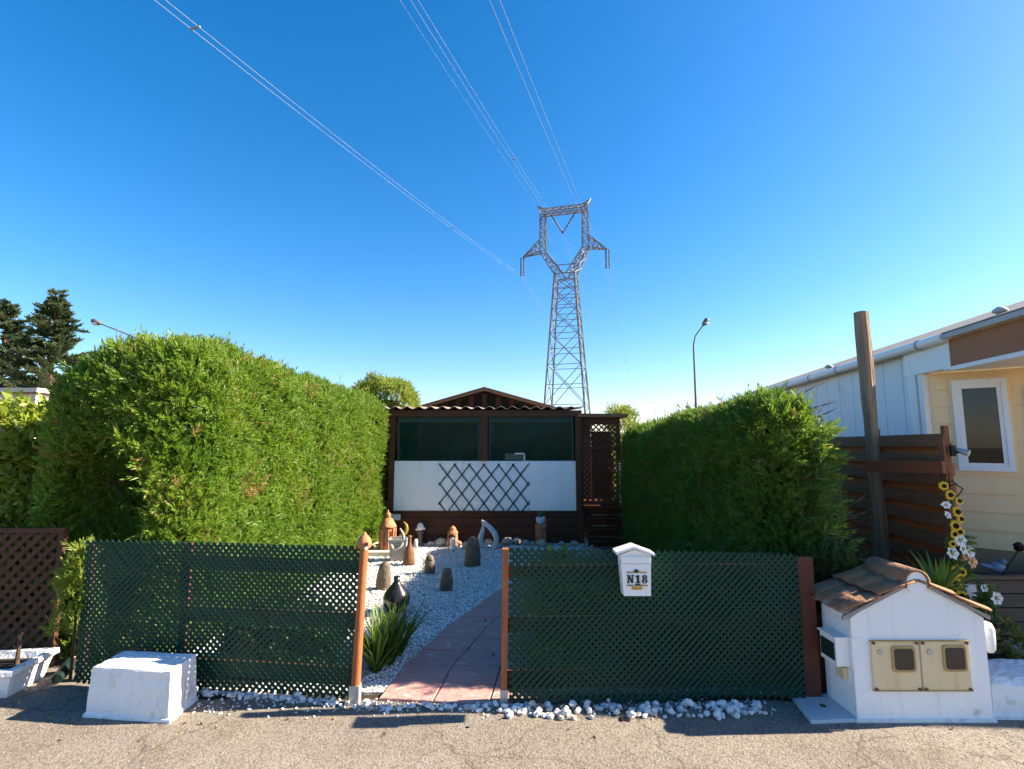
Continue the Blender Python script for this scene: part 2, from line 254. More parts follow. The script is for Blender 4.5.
# ------------------------------------------------------------------ mesh building
class MB:
    def __init__(s): s.v = []; s.f = []; s.mi = []; s.sm = []; s.cur = 0
    def add(s, vs, fs, smooth=False):
        o = len(s.v); s.v += [tuple(v) for v in vs]
        for f in fs: s.f.append(tuple(i + o for i in f)); s.mi.append(s.cur); s.sm.append(smooth)
        return s
    def box(s, c, size, rz=0, rot=None):
        x, y, z = (k / 2 for k in size); m = rot or Matrix.Rotation(rz, 3, 'Z'); c = Vector(c)
        vs = [c + m @ Vector((a * x, b * y, d * z)) for d in (-1, 1) for b in (-1, 1) for a in (-1, 1)]
        return s.add(vs, [(0, 2, 3, 1), (4, 5, 7, 6), (0, 1, 5, 4), (2, 6, 7, 3), (0, 4, 6, 2), (1, 3, 7, 5)])
    def span(s, x0, x1, y0, y1, z0, z1): return s.box(((x0 + x1) / 2, (y0 + y1) / 2, (z0 + z1) / 2), (abs(x1 - x0), abs(y1 - y0), abs(z1 - z0)))
    def bar(s, p0, p1, w, h=None, up=(0, 0, 1)):
        p0, p1 = Vector(p0), Vector(p1); h = h or w; d = (p1 - p0); l = d.length
        if l < 1e-6: return s
        d /= l; u = Vector(up)
        if abs(d.dot(u)) > .99: u = Vector((0, 1, 0))
        a = d.cross(u).normalized(); b = a.cross(d)
        vs = [p + a * (i * w / 2) + b * (j * h / 2) for p in (p0, p1) for i, j in ((-1, -1), (1, -1), (1, 1), (-1, 1))]
        return s.add(vs, [(0, 1, 2, 3), (7, 6, 5, 4), (0, 4, 5, 1), (1, 5, 6, 2), (2, 6, 7, 3), (3, 7, 4, 0)])
    def tube(s, pts, r, n=8, caps=True, smooth=True):
        pts = [Vector(p) for p in pts]; rs = r if isinstance(r, (list, tuple)) else [r] * len(pts)
        vs = []; prev = None
        for i, p in enumerate(pts):
            d = (pts[min(i + 1, len(pts) - 1)] - pts[max(i - 1, 0)]).normalized()
            if prev is None:
                a = d.cross(Vector((0, 0, 1)) if abs(d.z) < .9 else Vector((0, 1, 0))).normalized()
            else:
                a = (prev - d * prev.dot(d)); a = a.normalized() if a.length > 1e-6 else d.orthogonal().normalized()
            prev = a; b = d.cross(a)
            vs += [p + (a * math.cos(2 * math.pi * k / n) + b * math.sin(2 * math.pi * k / n)) * rs[i] for k in range(n)]
        fs = []
        for i in range(len(pts) - 1):
            for k in range(n):
                k2 = (k + 1) % n; fs.append((i * n + k, i * n + k2, (i + 1) * n + k2, (i + 1) * n + k))
        s.add(vs, fs, smooth)
        if caps:
            s.add(vs[:n], [tuple(range(n))[::-1]]); s.add(vs[-n:], [tuple(range(n))])
        return s
    def lathe(s, c, prof, n=16, sx=1, sy=1, rz=0, smooth=True):
        c = Vector(c); vs = []
        for r, z in prof:
            for k in range(n):
                a = 2 * math.pi * k / n + rz; vs.append(c + Vector((r * sx * math.cos(a), r * sy * math.sin(a), z)))
        fs = [(i * n + k, i * n + (k + 1) % n, (i + 1) * n + (k + 1) % n, (i + 1) * n + k) for i in range(len(prof) - 1) for k in range(n)]
        fs.append(tuple(range(n))[::-1]); fs.append(tuple((len(prof) - 1) * n + k for k in range(n)))
        return s.add(vs, fs, smooth)
    def prism(s, poly, off):      # poly: list of Vector, extruded by vector off
        off = Vector(off); n = len(poly); vs = [Vector(p) for p in poly] + [Vector(p) + off for p in poly]
        fs = [tuple(range(n))[::-1], tuple(range(n, 2 * n))] + [(i, (i + 1) % n, n + (i + 1) % n, n + i) for i in range(n)]
        return s.add(vs, fs)
    def ico(s, c, r, sub=1, jit=0, sq=(1, 1, 1), rng=random, smooth=True):
        t = (1 + 5 ** .5) / 2
        vs = [Vector(v).normalized() for v in [(-1, t, 0), (1, t, 0), (-1, -t, 0), (1, -t, 0), (0, -1, t), (0, 1, t), (0, -1, -t), (0, 1, -t), (t, 0, -1), (t, 0, 1), (-t, 0, -1), (-t, 0, 1)]]
        fs = [(0, 11, 5), (0, 5, 1), (0, 1, 7), (0, 7, 10), (0, 10, 11), (1, 5, 9), (5, 11, 4), (11, 10, 2), (10, 7, 6), (7, 1, 8), (3, 9, 4), (3, 4, 2), (3, 2, 6), (3, 6, 8), (3, 8, 9), (4, 9, 5), (2, 4, 11), (6, 2, 10), (8, 6, 7), (9, 8, 1)]
        for _ in range(sub):
            c2 = {}; nf = []
            def mid(a, b):
                k = (min(a, b), max(a, b))
                if k not in c2: vs.append((vs[a] + vs[b]).normalized()); c2[k] = len(vs) - 1
                return c2[k]
            for a, b, d in fs:
                ab, bd, da = mid(a, b), mid(b, d), mid(d, a); nf += [(a, ab, da), (b, bd, ab), (d, da, bd), (ab, bd, da)]
            fs = nf
        out = [Vector(c) + Vector((v.x * sq[0], v.y * sq[1], v.z * sq[2])) * r * (1 + rng.uniform(-jit, jit)) for v in vs]
        return s.add(out, fs, smooth)
LOC = {}
def _mesh(mb, mats, origin):
    me = bpy.data.meshes.new('m'); ox, oy, oz = origin
    me.from_pydata([(x - ox, y - oy, z - oz) for x, y, z in mb.v], [], mb.f)
    for m in (mats if isinstance(mats, (list, tuple)) else [mats]): me.materials.append(m)
    me.polygons.foreach_set('material_index', mb.mi); me.polygons.foreach_set('use_smooth', mb.sm); me.update()
    return me
def tag(o, label, cat, group=None):
    o['label'] = label; o['category'] = cat
    if group: o['group'] = group
    return o
def thing(name, label, cat, loc=(0, 0, 0), group=None):
    o = bpy.data.objects.new(name, None); COL.objects.link(o); o.location = loc; o.empty_display_size = .1
    LOC[o.name] = Vector(loc); return tag(o, label, cat, group)
def part(mb, name, m, parent, label=None):
    org = LOC[parent.name]; me = _mesh(mb, m, org); me.name = name
    o = bpy.data.objects.new(name, me); COL.objects.link(o); o.parent = parent; LOC[o.name] = org
    if label: o['label'] = label
    return o
def solo(mb, name, m, label, cat, group=None, origin=None):
    if origin is None:
        xs, ys, zs = zip(*mb.v); origin = ((min(xs) + max(xs)) / 2, (min(ys) + max(ys)) / 2, min(zs))
    me = _mesh(mb, m, origin); me.name = name; o = bpy.data.objects.new(name, me); COL.objects.link(o); o.location = origin
    LOC[o.name] = Vector(origin); return tag(o, label, cat, group)
def struct(mb, name, m, kind='structure'):
    me = _mesh(mb, m, (0, 0, 0)); me.name = name; o = bpy.data.objects.new(name, me); COL.objects.link(o); o['kind'] = kind; return o
def dup(root, loc, label=None, scale=None, rz=None):
    r = root.copy(); COL.objects.link(r); r.location = loc; LOC[r.name] = Vector(loc)
    if label: r['label'] = label
    if scale: r.scale = (scale,) * 3
    if rz is not None: r.rotation_euler.z = rz
    for ch in list(root.children):
        c = ch.copy(); COL.objects.link(c); c.parent = r
        for g in ch.children:
            d = g.copy(); COL.objects.link(d); d.parent = c
    return r
def np_mesh(name, V, quads, m, parent=None, tint=None, nv=4):
    """many small faces as one mesh; V (N,3) world, quads (M,nv)"""
    org = LOC[parent.name] if parent else Vector((0, 0, 0))
    V = np.asarray(V, np.float32) - np.array(org, np.float32)
    me = bpy.data.meshes.new(name); me.vertices.add(len(V)); me.vertices.foreach_set('co', V.ravel())
    Mn = len(quads); me.loops.add(Mn * nv); me.loops.foreach_set('vertex_index', np.asarray(quads, np.int32).ravel())
    me.polygons.add(Mn); me.polygons.foreach_set('loop_start', np.arange(0, Mn * nv, nv, dtype=np.int32))
    me.polygons.foreach_set('loop_total', np.full(Mn, nv, np.int32))
    me.materials.append(m); me.update(calc_edges=True)
    if tint is not None:
        a = me.attributes.new('tint', 'FLOAT', 'FACE'); a.data.foreach_set('value', np.asarray(tint, np.float32))
    o = bpy.data.objects.new(name, me); COL.objects.link(o)
    if parent: o.parent = parent; LOC[o.name] = org
    return o

# ------------------------------------------------------------------ foliage
def spray_template(nside=5, wid=.085, droop=.18, spread=.9, flat=.45):
    """feathery shoot: an axis with narrow branchlets spiralling off it"""
    q = []; rs = random.Random(5)
    def blade(p, d, l, w, tw=0):
        p = np.array(p, float); d = np.array(d, float); d /= np.linalg.norm(d); n = np.array([math.sin(tw), 0, math.cos(tw)]); sd = np.cross(d, n); sd /= np.linalg.norm(sd)
        q.append([p, p + d * l * .4 + sd * w, p + d * l, p + d * l * .4 - sd * w])
    blade((0, 0, 0), (0, 1, 0), 1, wid * .6)
    for i in range(nside * 2):
        t = .08 + .80 * i / (nside * 2); ph = i * 2.4 + rs.uniform(-.3, .3); a = spread * (1 - .25 * t) * rs.uniform(.8, 1.2); l = .50 * (1 - t * .66) * rs.uniform(.8, 1.15)
        d = (math.sin(a) * math.cos(ph), math.cos(a), math.sin(a) * math.sin(ph) * flat)
        blade((0, t, 0), d, l, wid * (1 - .3 * t), ph)
    T = np.array(q).reshape(-1, 3); T[:, 2] -= droop * T[:, 1] ** 2
    return T
def leaf_template(n=5):
    q = []
    for i in range(n):
        a = i * 2.4; t = i / n
        p = np.array([0, t * .7, 0]); d = np.array([math.sin(a) * .8, .55, math.cos(a) * .5]); d /= np.linalg.norm(d)
        sd = np.cross(d, [.3, .1, 1]); sd /= np.linalg.norm(sd)
        q.append([p, p + d * .25 + sd * .12, p + d * .55, p + d * .25 - sd * .12])
    return np.array(q).reshape(-1, 3)
SPRAY = spray_template(6, .042, .22, .66); LEAF = leaf_template()
def unit(a): return a / np.maximum(np.linalg.norm(a, axis=-1, keepdims=True), 1e-9)
def instance(T, pos, dirs, size, tint, roll=None):
    """place template T (its +Y along dirs) at every pos"""
    N = len(pos); d = unit(dirs); rnd = unit(RNG.normal(size=(N, 3))) if roll is None else roll
    x = unit(np.cross(d, rnd)); z = np.cross(x, d)
    B = np.stack([x, d, z], axis=2) * size[:, None, None]
    V = np.einsum('nij,kj->nki', B, T) + pos[:, None, :]
    nq = len(T) // 4
    return V.reshape(-1, 3), np.arange(N * len(T)).reshape(-1, 4), np.clip(np.repeat(tint, nq) + np.where(np.repeat(tint, nq) < .95, RNG.normal(size=N * nq) * .20, 0), 0, 1)
def lumps(p, s, seed=0):
    r = np.random.default_rng(seed); o = np.zeros(len(p))
    for k in range(6):
        w = r.normal(size=3) * s; o += np.sin(p @ w + r.uniform(0, 6.28))
    return o / 6
def frame_map(p, near, far):     # skewed footprint: near/far = (x0,x1,Y)
    t = (p[:, 1] - near[2]) / (far[2] - near[2]); x0 = near[0] + (far[0] - near[0]) * t; x1 = near[1] + (far[1] - near[1]) * t
    return (p[:, 0] - (x0 + x1) / 2), (x1 - x0) / 2
def hedge_sdf(near, far, h, r, lump=.06, seed=0, hole=None):
    def f(p):
        cx, hx = frame_map(p, near, far); hh = h(p) if callable(h) else h
        qx = np.abs(cx) - hx + r; qy = np.abs(p[:, 1] - (near[2] + far[2]) / 2) - (far[2] - near[2]) / 2 + r
        qz = np.abs(p[:, 2] - (hh - .6) / 2) - (hh + .6) / 2 + r
        q = np.stack([qx, qy, qz], 1); d = np.linalg.norm(np.maximum(q, 0), axis=1) + np.minimum(q.max(1), 0) - r
        d = d - lump * lumps(p, 2.6, seed) - lump * .8 * lumps(p, 6, seed + 1) - lump * .55 * lumps(p, 15, seed + 2)
        if hole is not None:
            for c, rr in hole: d = np.maximum(d, rr - np.linalg.norm((p - np.array(c)) * np.array([1, 1, .75]), axis=1))
        return d
    return f
def shell_points(sdf, lo, hi, n, inner=-.14, outer=.02):
    P = []; got = 0; lo, hi = np.array(lo), np.array(hi)
    while got < n:
        p = RNG.uniform(lo, hi, size=(200000, 3)); d = sdf(p); k = (d > inner) & (d < outer); P.append(p[k]); got += k.sum()
    p = np.concatenate(P)[:n]; e = .03
    g = np.stack([sdf(p + np.eye(3)[i] * e) - sdf(p - np.eye(3)[i] * e) for i in range(3)], 1)
    return p, unit(g), sdf(p)
def foliage(parent, sdf, lo, hi, n, m, size=(.10, .2), T=SPRAY, up=.7, out=.7, rnd=.55, name='foliage', keep=None, inner=-.14, seed=3):
    p, nrm, d = shell_points(sdf, lo, hi, n, inner)
    if keep is not None: k = keep(p); p, nrm, d = p[k], nrm[k], d[k]
    gap = lumps(p, 6.5, seed + 20) * .6 + lumps(p, 13, seed + 21) * .5
    k = ~((gap > .36) & (RNG.random(len(p)) < .88)); p, nrm, d = p[k], nrm[k], d[k]; dead = (lumps(p, 8, seed + 30) > .52) & (RNG.random(len(p)) < .3)
    N = len(p); dirs = nrm * out + np.array([0, 0, up]) + RNG.normal(size=(N, 3)) * rnd
    sz = RNG.uniform(size[0], size[1], N)
    ti = np.clip(.45 + .45 * lumps(p, 5, seed) + RNG.normal(size=N) * .17, 0, .92)
    ti[(RNG.random(N) < .008) | dead] = 1.0
    roll = unit(nrm + RNG.normal(size=(N, 3)) * .7)
    rl = unit(np.cross(unit(dirs), roll)); roll = np.cross(rl, unit(dirs)) * 1.0
    V, q, t = instance(T, p - nrm * sz[:, None] * .35, dirs, sz, ti, unit(RNG.normal(size=(N, 3)) * .6 + nrm))
    return np_mesh(name, V, q, m, parent, t)
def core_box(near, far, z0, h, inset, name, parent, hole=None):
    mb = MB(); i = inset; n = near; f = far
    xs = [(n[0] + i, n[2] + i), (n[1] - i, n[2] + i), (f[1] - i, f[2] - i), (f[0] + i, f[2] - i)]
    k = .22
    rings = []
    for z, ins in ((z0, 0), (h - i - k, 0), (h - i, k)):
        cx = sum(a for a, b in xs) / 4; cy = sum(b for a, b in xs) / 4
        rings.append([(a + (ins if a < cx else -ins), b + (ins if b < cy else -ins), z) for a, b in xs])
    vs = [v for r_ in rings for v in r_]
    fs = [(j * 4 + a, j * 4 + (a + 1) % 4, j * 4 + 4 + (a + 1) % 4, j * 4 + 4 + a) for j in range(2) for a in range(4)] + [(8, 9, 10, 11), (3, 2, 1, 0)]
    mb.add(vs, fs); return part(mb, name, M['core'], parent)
def twigs(parent, starts, m, name='twig', length=(.15, .35), r=.004, dirv=(0, 0, 1), forks=3):
    for p in starts:
        mb = MB(); p = Vector(p); d = (Vector(dirv) + Vector((random.gauss(0, .35), random.gauss(0, .35), random.gauss(0, .15)))).normalized()
        l = random.uniform(*length); q = p + d * l; mid = p + d * l * .5
        mb.tube([p, mid, q], [r, r * .8, r * .4], 5)
        for k in range(forks):
            t = random.uniform(.3, .9); s = p.lerp(q, t); dd = (d + Vector((random.gauss(0, .6), random.gauss(0, .6), random.gauss(0, .3)))).normalized()
            mb.tube([s - dd * r, s + dd * l * .4 * random.uniform(.5, 1.2)], [r * .7, r * .3], 4)
        part(mb, name, m, parent)

# ================================================================== SETTING
def sheet(name, pts, z, m):
    mb = MB(); mb.add([(x, y, z) for x, y in pts], [tuple(range(len(pts)))]); return struct(mb, name, m)
sheet('ground', [(-900, -300), (900, -300), (900, 1500), (-900, 1500)], -.02, M['ground'])
# asphalt road, its far edge slightly ragged along the plots
EDGE = 3.72
def edge_y(x): return EDGE + (.75 if x < -2.32 or x > 1.98 else 0) + .02 * math.sin(x * 3.1) + .014 * math.sin(x * 8.3 + 1) + .01 * math.sin(x * 19)
xs = [-30, -12, -6] + [-4.6 + i * .06 for i in range(160)] + [6, 12, 30]
pts = [(-30, -14), (30, -14)] + [(x, edge_y(x)) for x in reversed(xs)]
sheet('road', pts, 0, M['asphalt'])
# loose grit on the asphalt: countless chips
def chips(n, area, rng, size):
    P = np.stack([rng.uniform(area[0], area[1], n), rng.uniform(area[2], area[3], n), np.zeros(n)], 1); return P
_ch = np.array([(-1, 0, -.5), (0, -1, -.4), (1, 0, -.5), (0, 1, -.4), (0, 0, .7), (.1, .1, -.9)], float)
_cf = np.array([(0, 1, 4), (1, 2, 4), (2, 3, 4), (3, 0, 4), (1, 0, 5), (2, 1, 5), (3, 2, 5), (0, 3, 5)])
def scatter_stones(name, P, sizes, m, zf=.6, kind='stuff'):
    N = len(P); ang = RNG.uniform(0, 6.28, N); c, s = np.cos(ang), np.sin(ang)
    sx = sizes * RNG.uniform(.7, 1.3, N); sy = sizes * RNG.uniform(.6, 1.1, N); sz = sizes * zf * RNG.uniform(.7, 1.2, N)
    T = _ch[None] * np.stack([sx, sy, sz], 1)[:, None, :] * RNG.uniform(.75, 1.2, (N, 6, 1))
    tilt = RNG.normal(size=(N, 2)) * .4
    T[:, :, 2] += T[:, :, 0] * tilt[:, :1] + T[:, :, 1] * tilt[:, 1:]
    X = T[:, :, 0] * c[:, None] - T[:, :, 1] * s[:, None]; Y = T[:, :, 0] * s[:, None] + T[:, :, 1] * c[:, None]
    V = np.stack([X, Y, T[:, :, 2]], 2) + P[:, None, :]
    f = (_cf[None] + (np.arange(N) * 6)[:, None, None]).reshape(-1, 3)
    o = np_mesh(name, V.reshape(-1, 3), f, m, None, None, 3); o['kind'] = kind; return o
n = 5000
Pg = np.stack([RNG.uniform(-3.9, 3.9, n), RNG.uniform(2.5, 3.66, n), np.full(n, .001)], 1)
scatter_stones('road_grit', Pg, RNG.uniform(.0025, .0075, n), mat('grit', (.34, .30, .25), .9, (.2, .17, .14), 50), .7)

n = 110; P_ = np.stack([RNG.uniform(-3.6, 3.2, n), 3.66 - np.abs(RNG.normal(size=n)) * .16, np.full(n, .006)], 1)
P_ = np.concatenate([P_, np.stack([RNG.uniform(-1.6, .6, 60), RNG.uniform(4.0, 8.5, 60), np.full(60, .03)], 1)]); n = len(P_)
V, q, tt = instance(np.array([(0, 0, 0), (.45, .5, .12), (0, 1.1, .05), (-.45, .5, .16)], float), P_, np.stack([RNG.normal(size=n), RNG.normal(size=n), np.abs(RNG.normal(size=n)) * .15], 1), RNG.uniform(.012, .03, n), RNG.random(n), np.stack([RNG.normal(size=n), RNG.normal(size=n), np.zeros(n)], 1))
o = np_mesh('fallen_leaves', V, q, leafmat('dry_leaves', (.16, .09, .035), (.30, .2, .08), .1), None, tt); o['kind'] = 'stuff'
# white gravel garden between road and veranda
LEFT_EDGE = [G(*p) for p in ((372, 706), (380, 697), (400, 672), (430, 642), (460, 618), (500, 590), (540, 572), (590, 556), (640, 548))]
LEFT_EDGE = [Vector((p.x, p.y, 0)) for p in LEFT_EDGE]
PATH_W = 1.12; PC = Vector((1, -.10, 0)).normalized()
def path_left(y):
    for a, b in zip(LEFT_EDGE, LEFT_EDGE[1:]):
        if a.y <= y <= b.y: return a.x + (b.x - a.x) * (y - a.y) / (b.y - a.y)
    return LEFT_EDGE[0].x if y < LEFT_EDGE[0].y else LEFT_EDGE[-1].x
sheet('gravel_bed', [(-2.3, 3.5), (1.96, 3.5), (1.96, 9.9), (-2.3, 9.9)], -.008, M['gravel_bed'])
sheet('verge', [(-2.25, 3.50), (1.94, 3.50), (1.94, 3.80), (-2.25, 3.80)], -.004, M['soil'])
n = 46000
Pg = np.stack([RNG.uniform(-2.9, 2.2, n), 3.82 + (9.6 - 3.82) * RNG.random(n) ** 1.35, np.full(n, .004)], 1)
pl = np.array([path_left(y) for y in Pg[:, 1]]); k = (Pg[:, 0] < pl + RNG.normal(size=n) * .02) | (Pg[:, 0] > pl + PATH_W + .02)
Pg = Pg[k]; scatter_stones('gravel', Pg, RNG.uniform(.010, .024, len(Pg)), M['marble'], .6)
k = RNG.random(len(Pg)) < .08
scatter_stones('gravel', Pg[k] + RNG.normal(size=(k.sum(), 3)) * [.03, .03, .001] + [0, 0, .003], RNG.uniform(.008, .018, k.sum()), M['rock_b'], .6)
# dusty red paver path
mb = MB(); ys = [3.70]
while ys[-1] < 8.6: ys.append(ys[-1] + .28)
for r_, (y0, y1) in enumerate(zip(ys, ys[1:])):
    nc = 3; w = PATH_W / nc; g = .005
    for c_ in range(nc):
        z = .018 + random.uniform(-.002, .003)
        def P(c, y):
            return Vector((path_left(y) + PC.x * w * c + .012 * math.sin(y * 7), y + PC.y * w * c, 0))
        u = g / w; vv = g
        q = [P(c_ + u, y0 + vv), P(c_ + 1 - u, y0 + vv), P(c_ + 1 - u, y1 - vv), P(c_ + u, y1 - vv)]
        ce = sum(q, Vector()) / 4
        top = [p.lerp(ce, .03) for p in q]
        mb.add([(p.x, p.y, -.015) for p in q] + [(p.x, p.y, z - .004) for p in q] + [(p.x, p.y, z) for p in top],
               [(0, 1, 5, 4), (1, 2, 6, 5), (2, 3, 7, 6), (3, 0, 4, 7), (4, 5, 9, 8), (5, 6, 10, 9), (6, 7, 11, 10), (7, 4, 8, 11), (8, 9, 10, 11)])
struct(mb, 'path', M['paver'])

# ================================================================== GREEN LATTICE FENCES
def lattice_mb(A, B, zb, zt0, zt1, pitch, w, th, n, off=0, wave=0):
    """crossing 45 degree strips clipped to the panel A-B (x,y), front layer towards n"""
    mb = MB(); A = Vector((A[0], A[1], 0)); B = Vector((B[0], B[1], 0)); L = (B - A).length; d = (B - A) / L; n = Vector(n)
    H = max(zt0, zt1)
    def clip(s0, sgn):
        # line: s = s0 + sgn*(z-zb)
        lo, hi = 0, H - zb
        if sgn > 0: lo = max(lo, -s0); hi = min(hi, L - s0)
        else: lo = max(lo, s0 - L); hi = min(hi, s0)
        for _ in range(4):
            s = s0 + sgn * hi; zt = zt0 + (zt1 - zt0) * min(1, max(0, s / L)); hi = min(hi, zt - zb)
        return lo, hi
    for layer, sgn in ((0, -1), (1, 1)):
        s0 = -(H if sgn > 0 else 0)
        while s0 < L + H:
            lo, hi = clip(s0, sgn)
            if hi - lo > .015:
                o = n * (off + (layer - .5) * th * 1.02)
                p0 = A + d * (s0 + sgn * lo) + Vector((0, 0, zb + lo)) + o; p1 = A + d * (s0 + sgn * hi) + Vector((0, 0, zb + hi)) + o
                jit = n * random.uniform(-.0012, .0012)
                ng = max(1, int((hi - lo) / .22)) if wave else 1
                wv = lambda q: n * (wave * (math.sin((q - A).dot(d) * 3.3 + q.z * 1.7) + .6 * math.sin((q - A).dot(d) * 7.1 - q.z * 4.3 + 1)))
                for g in range(ng):
                    a = p0.lerp(p1, g / ng); b = p0.lerp(p1, (g + 1) / ng); e = (b - a) * .012 if g < ng - 1 else Vector()
                    mb.bar(a + jit + wv(a), b + jit + wv(b) + e, th, w, up=(d * -sgn + Vector((0, 0, 1))).normalized())
            s0 += pitch
    return mb
# --- left fence
LA, LB = G(357, 700), G(78, 683)
dL = (LB - LA).normalized(); nL = Vector((dL.y, -dL.x, 0)); nL = nL if nL.y < 0 else -nL
zA = W(364, 545.5, LA.y).z; zB = W(90, 539.5, LB.y).z
fl = thing('lattice_fence', 'long green plastic lattice fence in front of the sunlit left hedge', 'fence', (LA.x, LA.y, 0))
part(lattice_mb(LB, LA, .02, zB, zA, .047, .0182, .0055, nL, .026, .009), 'lattice', M['green'], fl)
pm = G(172, 690); tpm = (Vector((pm.x, pm.y, 0)) - LA).length / (LB - LA).length; PM = LA.lerp(LB, tpm)
for z, w in ((W(300, 568, LA.y).z, .085), (W(300, 622, LA.y).z, .10), (.14, .12)):
    part(MB().bar(LA + Vector((0, 0, z)) - nL * .03, PM + Vector((0, 0, z)) - nL * .03, .022, w), 'rail', M['wood_red'], fl)
tp = W(366, 548, LA.y)
mb = MB(); mb.tube([LA + Vector((.0, -.045, .1)), Vector((tp.x, LA.y - .045, tp.z))], [.031, .029], 14)
part(mb, 'post', M['post_orange'], fl, 'round orange stained post at the path opening')
mb = MB(); mb.box((LA.x - .002, LA.y - .045, .06), (.066, .066, .12)); part(mb, 'post_base', M['metal'], fl)
part(MB().bar(PM - nL * .055, PM - nL * .055 + Vector((0, 0, zA - .02)), .06, .045), 'post', M['wood_red'], fl)
part(MB().bar(LB - nL * .04 + dL * .02, LB - nL * .04 + dL * .02 + Vector((0, 0, zB - .04)), .05, .05), 'post', M['lattice_brown'], fl)
# --- right fence
RA, RB = G(504, 704), G(803, 699)
dR = (RB - RA).normalized(); nR = Vector((dR.y, -dR.x, 0)); nR = nR if nR.y < 0 else -nR
zA2 = W(506, 547, RA.y).z; zB2 = W(795, 553, RB.y).z
fr = thing('lattice_fence', 'green plastic lattice fence carrying the white mailbox', 'fence', (RA.x, RA.y, 0))
part(lattice_mb(RA + dR * .035, RB, .02, zA2, zB2, .047, .0182, .0055, nR, .026, .009), 'lattice', M['green'], fr)
for z, w in ((W(600, 573, RA.y).z, .085), (W(600, 626, RA.y).z, .10), (.14, .12)):
    part(MB().bar(RA + Vector((0, 0, z)) - nR * .03, RB + Vector((0, 0, z)) - nR * .03, .022, w), 'rail', M['wood_red'], fr)
part(MB().bar(RA - nR * .0 + Vector((.0, 0, .1)), RA + Vector((.008, 0, zA2 - .01)), .04, .06), 'post', M['post_orange'], fr)
part(MB().box((RA.x, RA.y, .05), (.05, .07, .1)), 'post_base', M['metal'], fr)
q0, q1 = W(811, 697, RB.y + .02), W(802, 556, RB.y + .02)
part(MB().bar((q0.x, RB.y, 0), (q1.x, RB.y, q1.z), .105, .035, up=(0, 1, 0)), 'post', M['wood_red'], fr, 'wide red brown plank post at the right end')
q0, q1 = W(822, 695, RB.y + .1), W(815, 612, RB.y + .1)
solo(MB().bar((q0.x, RB.y + .1, 0), (q1.x, RB.y + .1, q1.z), .085, .035, up=(0, 1, 0)), 'wooden_post', M['wood_red'], 'short red brown board standing between lattice fence and meter house', 'post')
# clay ornament on the orange post
o_c = Vector((tp.x, LA.y - .045, tp.z))
t = thing('clay_ornament', 'round terracotta bird house on top of the orange fence post', 'ornament', o_c)
part(MB().lathe(o_c, [(.025, 0), (.045, .012), (.05, .04), (.042, .07), (.024, .092), (.012, .1), (.014, .108), (.006, .114)], 16), 'body', M['terracotta'], t)
mb = MB(); mb.tube([o_c + Vector((.022, -.036, .04)), o_c + Vector((.026, -.046, .041))], [.014, .014], 10); part(mb, 'entrance_hole', M['dark'], t)
mb = MB(); mb.tube([o_c + Vector((.024, -.04, .014)), o_c + Vector((.028, -.048, .015))], [.012, .012], 10); part(mb, 'pale_chip', M['cream_stone'], t)

# ================================================================== MAILBOX N18
YM = RA.y - .13
bl, br = W(620, 555, YM), W(651, 555, YM); cl, cr = W(624, 596, YM), W(651, 596, YM)
mbx = thing('mailbox', 'white house-shaped mailbox numbered N18 hung on the right lattice fence', 'mailbox', ((bl.x + br.x) / 2, YM, cl.z))
dz = .095
mb = MB(); zt, zb = bl.z, cl.z
mb.add([(bl.x, YM, zt), (br.x, YM, zt), (cr.x, YM, zb), (cl.x, YM, zb), (bl.x, YM + dz, zt), (br.x, YM + dz, zt), (cr.x, YM + dz, zb), (cl.x, YM + dz, zb)],
       [(3, 2, 1, 0), (4, 5, 6, 7), (0, 1, 5, 4), (2, 3, 7, 6), (0, 4, 7, 3), (1, 2, 6, 5)])
pk = W(634.5, 549.5, YM)
mb.prism([Vector((bl.x, YM, zt + .001)), Vector((br.x, YM, zt + .001)), Vector((pk.x, YM, pk.z))], (0, dz, 0)); part(mb, 'body', M['mail'], mbx)
el, er = W(616.3, 553, YM - .02), W(655, 554.5, YM - .02); pk2 = W(634.5, 547, YM - .02)
mb = MB()
for e in (el, er):
    a = Vector((e.x, YM - .022, e.z)); b = Vector((pk2.x, YM - .022, pk2.z)); up = Vector((0, 0, .012))
    mb.prism([a - up * .9, b - up * .9, b + up * .4, a + up * .4], (0, dz + .035, 0))
part(mb, 'roof', M['mail'], mbx)
fy = YM - .003
h0 = W(622, 564, YM); mb = MB(); mb.span(bl.x + .008, br.x - .008, fy - .002, fy + .002, h0.z + .001, h0.z + .0045); part(mb, 'flap_gap', M['stone_grey'], mbx)
mb = MB(); mb.span(bl.x + .006, br.x - .006, fy - .006, fy + .002, h0.z + .005, zt - .012); part(mb, 'flap', M['mail'], mbx)
pxm = (br.x - bl.x) / 31.0
def mp(px, py):       # point on mailbox front, from its own drawing units
    p = W(px, py, fy); return p.x, p.z
def flat(mb, px0, px1, py0, py1, d=.002):
    x0, z0 = mp(px0, py1); x1, z1 = mp(px1, py0); mb.span(x0, x1, fy - d, fy + .002, z0, z1); return mb
def strip(mb, a, b, w, d=.0022):
    (x0, z0), (x1, z1) = mp(*a), mp(*b); return mb.bar((x0, fy - d / 2, z0), (x1, fy - d / 2, z1), d, w * pxm, up=(0, 0, 1) if abs(x1 - x0) > abs(z1 - z0) else (1, 0, 0))
mb = MB(); flat(mb, 626.5, 647, 571.9, 573); part(mb, 'gold_bar', M['gold'], mbx)
mb = MB(); flat(mb, 635.2, 637.4, 569.4, 572.6, .004); flat(mb, 634, 638.6, 570.3, 571.4, .0045); part(mb, 'crest', M['ink'], mbx)
